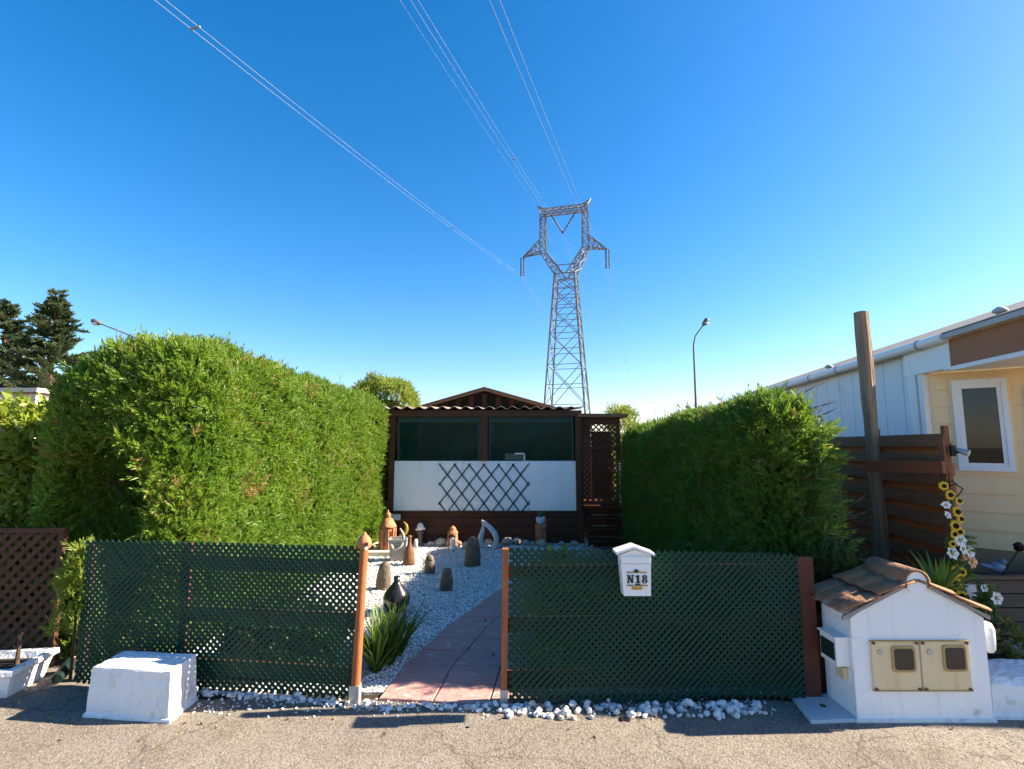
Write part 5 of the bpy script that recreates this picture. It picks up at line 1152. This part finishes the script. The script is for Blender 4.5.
# sunflower garland
YS = 4.12
gs = thing('sunflower_garland', 'hanging garland of artificial sunflowers at end of slatted fence', 'garland', W(955, 600, YS))
def flower(parent, px, py, rpx, kind, Y=YS, tiltx=0, face=None):
    c = W(px, py, Y); r = rpx * Y / F; nrm = Vector(face or (random.uniform(-.35, .35), -1, random.uniform(-.1, .35))).normalized()
    u = nrm.cross(Vector((0, 0, 1))).normalized(); v = u.cross(nrm); mb = MB(); npt = 13 if kind == 'sun' else 6
    for k in range(npt):
        a = 2 * math.pi * k / npt + random.uniform(-.1, .1); d = u * math.cos(a) + v * math.sin(a); s = u * -math.sin(a) + v * math.cos(a); w = r * (.26 if kind == 'sun' else .42); rl = r * random.uniform(.85, 1.1)
        lift = -nrm * r * (.12 if kind == 'sun' else .0); fwd = nrm * (r * .25 if kind != 'sun' else r * .08)
        mb.add([c + d * r * .2, c + d * rl * .6 + s * w + fwd, c + d * rl + lift + fwd * .4, c + d * rl * .6 - s * w + fwd * .7, c + d * rl * .6 + nrm * r * .02], [(0, 1, 4), (1, 2, 4), (2, 3, 4), (3, 0, 4)])
    p = part(mb, 'flower', {'sun': M['yellow'], 'white': M['white_petal'], 'peach': M['peach']}[kind], parent)
    mb = MB(); mb.ico(c + nrm * r * .1, r * (.42 if kind == 'sun' else .16), 1, .05, (1, 1, 1)); part(mb, 'flower_centre', M['brown_seed'] if kind == 'sun' else M['yellow'], p)
for px, py, r_ in ((944, 486, 5), (950.5, 495, 5.5), (959.5, 501, 4.5), (957.5, 512, 6), (961, 519, 5), (955.5, 526, 6.5), (960, 532, 5), (954.5, 534, 5), (953, 544, 4), (957, 571, 6.5), (962, 572, 5), (956, 583, 6), (962, 596, 6)): flower(gs, px, py, r_, 'sun')
for px, py, r_ in ((946, 505, 4.5), (947.5, 515, 4), (960, 540, 6), (952, 553, 6.5), (969, 552, 6.5), (963, 549, 6)): flower(gs, px, py, r_, 'white')
for px, py, r_ in ((972, 562, 6.5), (966, 556, 4.5)): flower(gs, px, py, r_, 'peach')
mb = MB(); mb.tube([W(950, 492, YS + .03), W(955, 520, YS + .03), W(956, 560, YS + .03), W(960, 600, YS + .03), Vector((W(960, 600, YS + .03).x, YS + .03, 0))], .008, 6); part(mb, 'stem', M['cactus'], gs)
N_ = 70; ps = np.array([tuple(W(random.uniform(948, 968), random.uniform(535, 600), YS + random.uniform(.02, .1))) for _ in range(N_)])
V, q_, tt = instance(LEAF, ps, RNG.normal(size=(N_, 3)), RNG.uniform(.06, .12, N_), RNG.random(N_)); np_mesh('leaf_cluster', V, q_, M['blade'], gs, tt)
# strap leaf plant behind the meter house roof
c = W(938, 594, 3.95); c.z -= .02; t = thing('strap_leaf_plant', 'green strap leaf plant in a pot behind meter house roof', 'potted plant', (c.x, c.y, 0))
blades(t, c, 34, .26, .44, .018, M['shoot'], 'leaf_tuft', 1.0); part(MB().lathe((c.x, c.y, 0), [(.10, 0), (.13, c.z - .05), (.14, c.z - .05), (.14, c.z - .01), (.11, c.z - .01)], 14), 'pot', M['terracotta'], t)
# daisy pot, figurine, card
c = W(992, 608, 4.2); t = thing('daisy_plant', 'white daisy plant on the ground before the wooden planter box', 'plant', (c.x, c.y, 0))
flower(t, 996.5, 598, 6.5, 'white', 4.15); flower(t, 984, 588, 4, 'white', 4.2)
part(MB().tube([(c.x, c.y, 0), tuple(W(994, 600, 4.19))], .006, 6), 'stem', M['cactus'], t)
N_ = 40; ps = np.array([tuple(W(random.uniform(982, 996), random.uniform(588, 616), 4.2 + random.uniform(0, .08))) for _ in range(N_)]); V, q_, tt = instance(LEAF, ps, RNG.normal(size=(N_, 3)) + [0, 0, .6], RNG.uniform(.06, .13, N_), RNG.random(N_)); np_mesh('leaf_cluster', V, q_, M['blade'], t, tt)
YD = 4.75
zdk = W(1000, 576, YD).z
c = W(998, 576, YD + .1); t = thing('bird_figurine', 'blue grey bird figurine perched on the wooden planter box', 'figurine', Vector((c.x, c.y, zdk)))
mb = MB(); mb.ico((c.x, c.y, zdk + .05), .06, 2, .03, (1.2, .7, .8)); part(mb, 'body', M['blue_fig'], t)
mb = MB(); mb.ico((c.x + .05, c.y, zdk + .10), .03, 2, .02); mb.tube([(c.x + .07, c.y, zdk + .1), (c.x + .1, c.y, zdk + .095)], [.01, .002], 6); part(mb, 'head', M['blue_fig'], t)
mb = MB(); mb.tube([(c.x - .05, c.y, zdk + .05), (c.x - .15, c.y, zdk + .08)], [.025, .012], 8); part(mb, 'tail', M['blue_fig'], t)
mb = MB(); p = W(970, 590, 4.4); mb.box((p.x, 4.4, p.z), (.09, .02, .09)); mb.span(p.x - .006, p.x + .006, 4.40, 4.412, 0, p.z - .045); solo(mb, 'plant_sign', M['plastic_white'], 'small white card on a stick beside the garland of sunflowers', 'sign')
# wooden planter box / deck front
pbx = thing('wooden_planter', 'low dark board planter box in front of the cream caravan', 'planter', (W(1000, 600, YD).x, YD, 0))
mb = MB(); x0, x1 = W(968, 600, YD).x, 7.5; z = .06
while z < zdk - .03: h = .105; mb.span(x0, x1, YD - .012 + random.uniform(-.003, .003), YD + .012, z, z + h); z += h + .012
part(mb, 'front_boards', M['deck'], pbx); part(MB().span(x0, x1, YD + .013, YD + .4, 0, zdk - .06), 'soil', M['soil'], pbx); part(MB().span(x0 - .02, x1, YD - .03, YD + .03, z, z + .03), 'top_board', M['deck'], pbx)
solo(MB().span(W(992, 640, 4.45).x, 7.5, 4.2, 4.7, 0, .05), 'concrete_step', M['stone_grey'], 'grey concrete step below the wooden planter box', 'step')
# lamp hung above planter
c = W(1019, 549, 4.7); t = thing('garden_lamp', 'small dark lantern on a thin rod at the right edge', 'lamp', (c.x, c.y, zdk))
part(MB().tube([(c.x - .12, 4.76, zdk), (c.x, c.y, c.z)], .006, 6), 'rod', M['black_metal'], t); part(MB().lathe((c.x, c.y, c.z - .02), [(.02, 0), (.035, .01), (.035, .05), (.045, .055), (.01, .08)], 10), 'lamp_head', M['black_metal'], t)

# ================================================================== CARAVAN (right)
CX0 = 3.9
def cg(Y, off=0): return Vector((CX0 + .15 * Y, Y, 0)) + Vector((1, -.15, 0)).normalized() * off
zr1 = W(953, 337, 5.6).z; zr0 = W(953, 368, 5.6).z
cv = thing('mobile_home', 'white and cream mobile home with brown fascia behind the slatted fence', 'mobile home', (8, 7, 0))
inn = Vector((1, -.15, 0)).normalized()
YC = 6.15; Yend = 17.0
# side wall in vertical sheets
Y = YC; mb = MB()
while Y < Yend:
    y2 = min(Y + .42, Yend); a, b = cg(Y + .006, .08), cg(y2 - .006, .08); mb.prism([a + Vector((0, 0, .55)), b + Vector((0, 0, .55)), b + Vector((0, 0, zr1 - .03)), a + Vector((0, 0, zr1 - .03))], inn * .03); Y = y2
part(mb, 'side_wall', M['caravan_white'], cv)
mb = MB(); a, b = cg(YC, .1), cg(Yend, .1); mb.prism([a + Vector((0, 0, .55)), b + Vector((0, 0, .55)), b + Vector((0, 0, zr1 - .04)), a + Vector((0, 0, zr1 - .04))], inn * .05); part(mb, 'wall_backing', M['gutter'], cv)
# corner posts
for Yq, w in ((YC + .10, .12), (YC - .03, .07)):
    a = cg(Yq, .05); part(MB().bar(a + Vector((0, 0, .55)), a + Vector((0, 0, zr0 - .003)), w, w), 'corner_post', M['trim_white'], cv)
# chamfered cream wall of lapped boards
c0 = cg(YC - .06, .09); cd = Vector((1.18, -1, 0)).normalized(); cn = Vector((-cd.y, cd.x, 0)); cn = cn if cn.y < 0 else -cn; LC = 1.75
if cn.x > 0: cn = -cn
mb = MB(); z = .58
while z < zr0 - .01:
    z1 = min(z + .195, zr0 - .002); a, b = c0 + Vector((0, 0, z)), c0 + cd * LC + Vector((0, 0, z)); up = Vector((0, 0, z1 - z))
    mb.add([a + cn * .014, b + cn * .014, b + up, a + up, a - cn * .02, b - cn * .02, b + up - cn * .02, a + up - cn * .02], [(0, 1, 2, 3), (1, 0, 4, 5), (7, 6, 5, 4), (0, 3, 7, 4), (1, 5, 6, 2), (3, 2, 6, 7)]); z = z1
part(mb, 'bay_wall', M['cream'], cv)
e0 = c0 + cd * LC
mb = MB(); a, b = e0, e0 + Vector((1, -.15, 0)) * 3.5; mb.prism([a + Vector((0, 0, .58)), b + Vector((0, 0, .58)), b + Vector((0, 0, zr0)), a + Vector((0, 0, zr0))], Vector((.15, 1, 0)) * .05); part(mb, 'front_wall', M['cream'], cv)
# bay skirt
a, b = c0 - cn * .02, c0 + cd * LC - cn * .02
mb = MB(); mb.prism([a + Vector((0, 0, .575)), b + Vector((0, 0, .575)), b - cn * .3, a - cn * .3], -cn * .03); part(mb, 'skirt', M['tan'], cv)
mb = MB(); a, b = cg(YC, .12), cg(Yend, .12); mb.prism([a, b, b + Vector((0, 0, .545)), a + Vector((0, 0, .545))], inn * .03); part(mb, 'side_skirt', M['tan'], cv)
# window(s) on the bay wall
def bay_window(px0, px1, py0, py1, gpx):
    def PT(px, py): return onplane(px, py, c0, cn)
    def rect(px0, px1, py0, py1):
        pc = PT((px0 + px1) / 2, (py0 + py1) / 2); s0 = (PT(px0, (py0 + py1) / 2) - c0).dot(cd); s1 = (PT(px1, (py0 + py1) / 2) - c0).dot(cd); z0 = PT((px0 + px1) / 2, py1).z; z1 = PT((px0 + px1) / 2, py0).z; return s0, s1, z0, z1
    o = rect(px0, px1, py0, py1); i = rect(*gpx)
    def slab(mb, s0, s1, z0, z1, d0, d1): 
        a, b = c0 + cd * s0 + cn * d0, c0 + cd * s1 + cn * d0; mb.prism([a + Vector((0, 0, z0)), b + Vector((0, 0, z0)), b + Vector((0, 0, z1)), a + Vector((0, 0, z1))], cn * (d1 - d0)); return mb
    def frame(mb, o, i, d0, d1):
        slab(mb, o[0], i[0], o[2], o[3], d0, d1); slab(mb, i[1], o[1], o[2], o[3], d0, d1); slab(mb, i[0], i[1], o[2], i[2], d0, d1); slab(mb, i[0], i[1], i[3], o[3], d0, d1); return mb
    mid = tuple(o[k] + (i[k] - o[k]) * .55 for k in range(4)); big = (o[0] - .03, o[1] + .03, o[2] - .03, o[3] + .03)
    w = part(frame(MB(), o, mid, .012, .05), 'window', M['trim_white'], cv)
    part(frame(MB(), mid, i, .010, .036), 'sash', M['trim_white'], w); part(slab(MB(), i[0], i[1], i[2], i[3], .012, .018), 'pane', M['glass'], w)
    part(frame(MB(), big, o, .013, .02), 'window_trim', M['cream'], w)
bay_window(955, 1011, 379, 471, (965, 1000, 388, 463))
s_ = (onplane(1030, 420, c0, cn) - c0).dot(cd)
a = c0 + cd * (s_ - .02) + cn * .012
part(MB().prism([a + Vector((0, 0, 1.2)), a + cd * .5 + Vector((0, 0, 1.2)), a + cd * .5 + Vector((0, 0, 2.3)), a + Vector((0, 0, 2.3))], cn * .04), 'window', M['trim_white'], cv)
part(MB().prism([a + cd * .08 + cn * .041 + Vector((0, 0, 1.28)), a + cd * .42 + cn * .041 + Vector((0, 0, 1.28)), a + cd * .42 + cn * .041 + Vector((0, 0, 2.22)), a + cd * .08 + cn * .041 + Vector((0, 0, 2.22))], cn * .004), 'pane', M['glass'], cv)
# fascia: white, then brown after a white trim strip, gutter and roof
YT = 5.60; YN = 4.35
def fas(ya, yb, m, name, z0, z1, off=0, th=.02):
    a, b = cg(ya, off), cg(yb, off); return part(MB().prism([a + Vector((0, 0, z0)), b + Vector((0, 0, z0)), b + Vector((0, 0, z1)), a + Vector((0, 0, z1))], inn * th), name, m, cv)
fas(YT + .05, YC + .22, M['trim_white'], 'fascia', zr0, zr1 - .06); fas(YN, YT - .06, M['fascia'], 'fascia', zr0 + .01, zr1 - .045)
fas(YT - .06, YT + .05, M['trim_white'], 'fascia_trim', zr0 - .02, zr1 - .01, -.012, .04)
fas(YN, YT - .061, M['trim_white'], 'fascia_lip', zr0 - .035, zr0 + .008, -.008, .04)
mb = MB(); a, b = cg(YT - .06, -.05) + Vector((0, 0, zr1 - .02)), cg(Yend, -.05) + Vector((0, 0, zr1 - .02)); mb.tube([a, b], .055, 10); part(mb, 'gutter', M['trim_white'], cv)
Y = YT + .35; 
while Y < Yend: p = cg(Y, -.05) + Vector((0, 0, zr1 - .02)); part(MB().tube([p - Vector((0, .02, 0)), p + Vector((0, .02, 0))], .062, 10), 'gutter_bracket', M['gutter'], cv); Y += 1.0
fr1 = cg(YN, 0); mb = MB(); b = fr1 + Vector((1, -.15, 0)) * 4
mb.prism([fr1 + Vector((0, 0, zr0 + .01)), b + Vector((0, 0, zr0 + .01)), b + Vector((0, 0, zr1 - .045)), fr1 + Vector((0, 0, zr1 - .045))], Vector((.003, .02, 0))); part(mb, 'fascia', M['fascia'], cv)
mb = MB(); c4 = [cg(YN, .021), cg(YC + .3, .021), cg(YC + .3, 3.9), cg(YN, 3.9)]; mb.prism([p + Vector((0, 0, zr0 + .012)) for p in c4], (0, 0, .02)); part(mb, 'soffit', M['trim_white'], cv)
mb = MB(); A0, A1, B0, B1 = cg(YN - .03, -.06), cg(Yend, -.06), cg(YN - .03, 4.1), cg(Yend, 4.1); up0, up1 = Vector((0, 0, zr1 + .0)), Vector((0, 0, zr1 + .75))
mid0, mid1 = A0.lerp(B0, .5) + up1, A1.lerp(B1, .5) + up1
mb.add([A0 + up0, mid0, mid1, A1 + up0, A0 + up0 + Vector((0, 0, .035)), mid0 + Vector((0, 0, .035)), mid1 + Vector((0, 0, .035)), A1 + up0 + Vector((0, 0, .035)), B0 + up0, B1 + up0], [(0, 1, 2, 3), (7, 6, 5, 4), (0, 4, 5, 1), (0, 3, 7, 4), (5, 6, 9, 8), (2, 3, 7, 6)]); part(mb, 'roof', M['roof_grey'], cv)
mb = MB(); a, b = cg(YN - .04, -.07) + Vector((0, 0, zr1 - .015)), cg(Yend, -.07) + Vector((0, 0, zr1 - .015)); mb.bar(a, b, .02, .05); part(mb, 'roof_edge', M['gutter'], cv)
for px, Y in ((826, 8.6), (998, 4.95)):
    p = cg(Y, .1) + Vector((0, 0, zr1 + .03)); part(MB().lathe(p, [(.03, 0), (.03, .07), (.06, .075), (.06, .10), (.02, .13)], 10), 'roof_vent', M['gutter'], cv)

# ================================================================== FAR LEFT BUILDING
YL = 13.5; zt2, zw = W(15, 389, YL).z, W(15, 413, YL).z; x1 = W(36, 395, YL).x
nb = thing('neighbour_building', 'pale rendered wall with flat roof edge at the far left', 'building', (x1 - 3, YL + 2, 0))
part(MB().span(x1 - 6, x1, YL, YL + 4, 0, zt2 - .12), 'wall', M['far_wall'], nb); part(MB().span(x1 - 6.1, x1 + .12, YL - .12, YL + 4.1, zt2 - .09, zt2 + .02), 'roof', M['cream_stone'], nb); part(MB().span(x1 - 6.05, x1 + .06, YL - .06, YL + 4.05, zt2 - .118, zt2 - .092), 'roof_trim', M['roof_rust'], nb)

# ================================================================== STREET LAMPS
def street_lamp(pole_px, py_bend, hx, hy, Y, label):
    b = W(pole_px, py_bend, Y); hd = W(hx, hy, Y); t = thing('street_lamp', label, 'street lamp', (b.x, Y, 0), 'street lamps beyond the plots')
    m_ = Vector((b.x + (hd.x - b.x) * .18, Y, b.z + (hd.z - b.z) * .42))
    part(MB().tube([(b.x, Y, 0), (b.x, Y, b.z * .5), (b.x, Y, b.z)], [.10, .08, .055], 10), 'pole', M['lamp_pole'], t)
    part(MB().tube([b, m_, hd], [.05, .045, .04], 8), 'arm', M['lamp_pole'], t)
    d = (hd - m_).normalized(); mb = MB(); mb.tube([hd - d * .15, hd, hd + d * .35, hd + d * .5], [.06, .15, .17, .05], 12); part(mb, 'lamp_head', M['lamp_pole'], t)
    mb = MB(); mb.ico(hd + d * .18 + Vector((0, 0, -.1)), .17, 2, 0, (1.3, 1, .7)); part(mb, 'lamp_cover', M['lamp_glass'], t)
street_lamp(693.5, 345, 704, 324, 34, 'grey street lamp with curved arm rising behind the right hedge')
street_lamp(150, 352, 99, 323, 30, 'street lamp with long slanting arm showing above the left hedge')

# ================================================================== PYLON AND POWER LINES
PY = 80.0; DIR = Vector((.265, .964, 0)).normalized(); PERP = Vector((DIR.y, -DIR.x, 0))
pbse = W(567.5, 420, PY); pyl = thing('transmission_pylon', 'tall steel lattice pylon rising behind the veranda roof', 'pylon', (pbse.x, PY, 0), 'pylons of the power line')
PB = Vector((pbse.x, PY, 0))
def loc(a, d, z): return PB + PERP * a + DIR * d + Vector((0, 0, z))
def zz(py): return W(567, py, PY).z
px2m = PY / F
zw_, z_t, z_b2 = zz(276), zz(208), zz(213)
def cage(mb, bot, top, n, wc, wb, horiz=True):
    for k in range(n):
        f0, f1 = k / n, (k + 1) / n
        a = [bot[i].lerp(top[i], f0) for i in range(4)]; b = [bot[i].lerp(top[i], f1) for i in range(4)]
        for i in range(4):
            j = (i + 1) % 4; mb.bar(a[i], b[i], wc); mb.bar(a[i], b[j], wb); mb.bar(a[j], b[i], wb)
            if horiz: mb.bar(b[i], b[j], wb)
def quad(cx, hx, cd_, hd, z): return [loc(cx - hx, cd_ - hd, z), loc(cx + hx, cd_ - hd, z), loc(cx + hx, cd_ + hd, z), loc(cx - hx, cd_ + hd, z)]
mb = MB(); hb, hw = 3.55, 1.55
# body with shrinking panels
zs_ = [0]; hcur = 7.2
for k in range(6): zs_.append(zs_[-1] + hcur); hcur *= .80
sc_ = zw_ / zs_[-1]; zs_ = [z * sc_ for z in zs_]
for z0, z1 in zip(zs_, zs_[1:]):
    h0 = hb + (hw - hb) * z0 / zw_; h1 = hb + (hw - hb) * z1 / zw_; A_, B_ = quad(0, h0, 0, h0, z0), quad(0, h1, 0, h1, z1)
    for i in range(4):
        j = (i + 1) % 4; mb.bar(A_[i], B_[i], .22); mb.bar(A_[i], B_[j], .10); mb.bar(A_[j], B_[i], .10); mb.bar(B_[i], B_[j], .09)
        m0 = (A_[i] + A_[j] + B_[i] + B_[j]) / 4
        for f in (.5,):
            p = A_[i].lerp(B_[i], f); q = A_[j].lerp(B_[j], f); s = .5 - abs(.5 - f)
            mb.bar(p, p.lerp(q, s * .98), .085); mb.bar(q, q.lerp(p, s * .98), .085)
        mb.bar(A_[i].lerp(B_[i], .5), A_[j].lerp(B_[j], .5), .08)
part(mb, 'tower_body', M['pylon'], pyl)
# fork
lp, rp_ = -24.0 * px2m, 20.5 * px2m; zfl = zz(250)
off = (567.5 - 564) * px2m
mb = MB()
lc, rc_ = (543.5 - 567) * px2m, (588 - 567) * px2m
for s, xc in ((-1, lc), (1, rc_)):
    bot = [loc(-hw if s < 0 else 0.15, -hw * .9, zw_), loc(-.15 if s < 0 else hw, -hw * .9, zw_), loc(-.15 if s < 0 else hw, hw * .9, zw_), loc(-hw if s < 0 else .15, hw * .9, zw_)]
    top = quad(xc, .5, 0, .55, zfl); cage(mb, bot, top, 3, .16, .08)
mb.bar(loc(-hw, -hw, zw_), loc(hw, -hw, zw_), .15); mb.bar(loc(-hw, hw, zw_), loc(hw, hw, zw_), .15); mb.bar(loc(-hw, 0, zw_ + 1.9), loc(hw, 0, zw_ + 1.9), .12)
part(mb, 'fork', M['pylon'], pyl)
for xc in (lc, rc_):
    mb = MB(); cage(mb, quad(xc, .5, 0, .55, zfl), quad(xc, .42, 0, .5, z_b2), 4, .14, .065); part(mb, 'window_post', M['pylon'], pyl)
mb = MB(); a = [loc(lc - .45, -.5, z_b2), loc(lc - .45, .5, z_b2), loc(lc - .45, .5, z_b2 + .9), loc(lc - .45, -.5, z_b2 + .9)]; b = [loc(rc_ + .45, -.5, z_b2), loc(rc_ + .45, .5, z_b2), loc(rc_ + .45, .5, z_b2 + .9), loc(rc_ + .45, -.5, z_b2 + .9)]; cage(mb, a, b, 6, .13, .065)
hornL, hornR = loc(lc - .95, 0, z_b2 + 1.7), loc(rc_ + .95, 0, z_b2 + 1.9)
for tipp, xc in ((hornL, lc), (hornR, rc_)):
    for d in (-.5, .5):
        mb.bar(loc(xc - .45, d, z_b2 + .9), tipp, .12); mb.bar(loc(xc + .45, d, z_b2 + .9), tipp, .12); mb.bar(loc(xc, d, z_b2), tipp, .1)
part(mb, 'top_beam', M['pylon'], pyl)
tipL = loc((521.5 - 567.5) * px2m * 1.0, 0, zz(253.5)); tipR = loc((610.5 - 567.5) * px2m * 1.0, 0, zz(253.5))
for tipp, xc, s in ((tipL, lc, -1), (tipR, rc_, 1)):
    mb = MB()
    for d in (-.55, .55):
        lo, hi = loc(xc + s * .5, d, zfl), loc(xc + s * .46, d, zfl + 2.0)
        mb.bar(lo, tipp, .16); mb.bar(hi, tipp, .13)
        prev = hi
        for f in (.25, .5, .75): pl0, ph = lo.lerp(tipp, f), hi.lerp(tipp, f); mb.bar(prev, pl0, .08); mb.bar(pl0, ph, .08); prev = ph
    for f in (0, .3, .6): mb.bar(loc(xc + s * .5, -.55, zfl).lerp(tipp, f), loc(xc + s * .5, .55, zfl).lerp(tipp, f + .15), .08)
    part(mb, 'cross_arm', M['pylon'], pyl)
Vb = loc((565 - 567.5) * px2m, 0, zz(233)); 
def insul(pairs):
    mb = MB()
    for p0, p1 in pairs: 
        n_ = 14; pts = [p0.lerp(p1, i / n_) for i in range(n_ + 1)]; mb.tube(pts, [.15 if i % 2 else .09 for i in range(n_ + 1)], 8, True, False)
    part(mb, 'insulator_string', M['insul'], pyl)
dn = Vector((0, 0, -3.1))
insul([(tipL + PERP * -.25, tipL + PERP * -.25 + dn), (tipL + PERP * .25, tipL + PERP * .25 + dn)])
insul([(tipR + PERP * -.25, tipR + PERP * -.25 + dn), (tipR + PERP * .25, tipR + PERP * .25 + dn)])
insul([(loc(lc + 1.3, 0, z_b2), Vb)]); insul([(loc(rc_ - 1.5, 0, z_b2), Vb)])
FS = .62; far_p = PB + DIR * 300
dup(pyl, far_p, 'tiny distant steel pylon just above the far end of right hedge', FS)
def fmap(p): return far_p + (p - PB) * FS
SPAN = 320.0
def wire(P0, r, label, sag_near, bundle=.22):
    t = thing('power_line', label, 'power line', P0, 'power line conductors')
    mb = MB(); mf = MB(); Pn = fmap(P0)
    for s in ((-bundle, bundle) if bundle else (0,)):
        pts = []
        for k in range(0, 49):
            q = k * 4.2 / SPAN * 1.0; d = k * 4.2; z = -4 * sag_near * (q - q * q); pts.append(P0 - DIR * d + PERP * s + Vector((0, 0, z)))
        mb.tube(pts, r, 5)
        pts = [P0.lerp(Pn, k / 24) + PERP * s + Vector((0, 0, -4 * 7 * (k / 24) * (1 - k / 24))) for k in range(25)]; mf.tube(pts, r * 1.8, 4)
    if bundle:
        for d in (30, 62, 94):
            q = d / SPAN; c = P0 - DIR * d + Vector((0, 0, -4 * sag_near * (q - q * q))); mb.bar(c - PERP * (bundle + .06), c + PERP * (bundle + .06), .06)
    part(mb, 'conductor', M['wire'], t); part(mf, 'far_conductor', M['wire'], t)
wire(tipL + dn, .010, 'pair of power cables from the left insulator to the upper left sky', 12.8)
wire(Vb, .010, 'pair of power cables from the middle insulator of the pylon', 12.3)
wire(tipR + dn, .010, 'pair of power cables from the right insulator of the pylon', 12.3)
wire(hornL, .008, 'single thin earth wire from the left peak of the pylon', 11, 0)

# ================================================================== LIGHT
SUN_AZ = math.atan2(.085, .9935); SUN_EL = R(31)
sd_ = Vector((math.cos(SUN_EL) * math.cos(SUN_AZ), math.cos(SUN_EL) * math.sin(SUN_AZ), math.sin(SUN_EL)))
sl = bpy.data.lights.new('sun', 'SUN'); sl.energy = 5.0; sl.angle = R(.53); sl.color = (1, .87, .68)
so = bpy.data.objects.new('sun', sl); COL.objects.link(so); so.rotation_euler = sd_.to_track_quat('Z', 'Y').to_euler()
wd = bpy.data.worlds.new('World'); scene.world = wd; wd.use_nodes = True
N, L = wd.node_tree.nodes, wd.node_tree.links; bg = N['Background']; bg.inputs['Strength'].default_value = .082
sk = N.new('ShaderNodeTexSky'); sk.sky_type = 'NISHITA'; sk.sun_disc = False; sk.sun_elevation = SUN_EL; sk.sun_rotation = math.pi / 2 - SUN_AZ
sk.air_density = 1.0; sk.dust_density = .55; sk.ozone_density = 4.0; sk.altitude = 50
hs = N.new('ShaderNodeHueSaturation'); hs.inputs['Saturation'].default_value = 1.34
tn = N.new('ShaderNodeMix'); tn.data_type = 'RGBA'; tn.blend_type = 'MULTIPLY'; tn.inputs[0].default_value = 1; tn.inputs[7].default_value = (1.0, .83, .80, 1)
L.new(sk.outputs[0], hs.inputs['Color']); L.new(hs.outputs[0], tn.inputs[6]); L.new(tn.outputs[2], bg.inputs['Color'])
scene.view_settings.view_transform = 'Standard'; scene.view_settings.look = 'None'; scene.view_settings.exposure = 2.0; scene.view_settings.gamma = 1
scene.cycles.max_bounces = 8; scene.cycles.transparent_max_bounces = 12
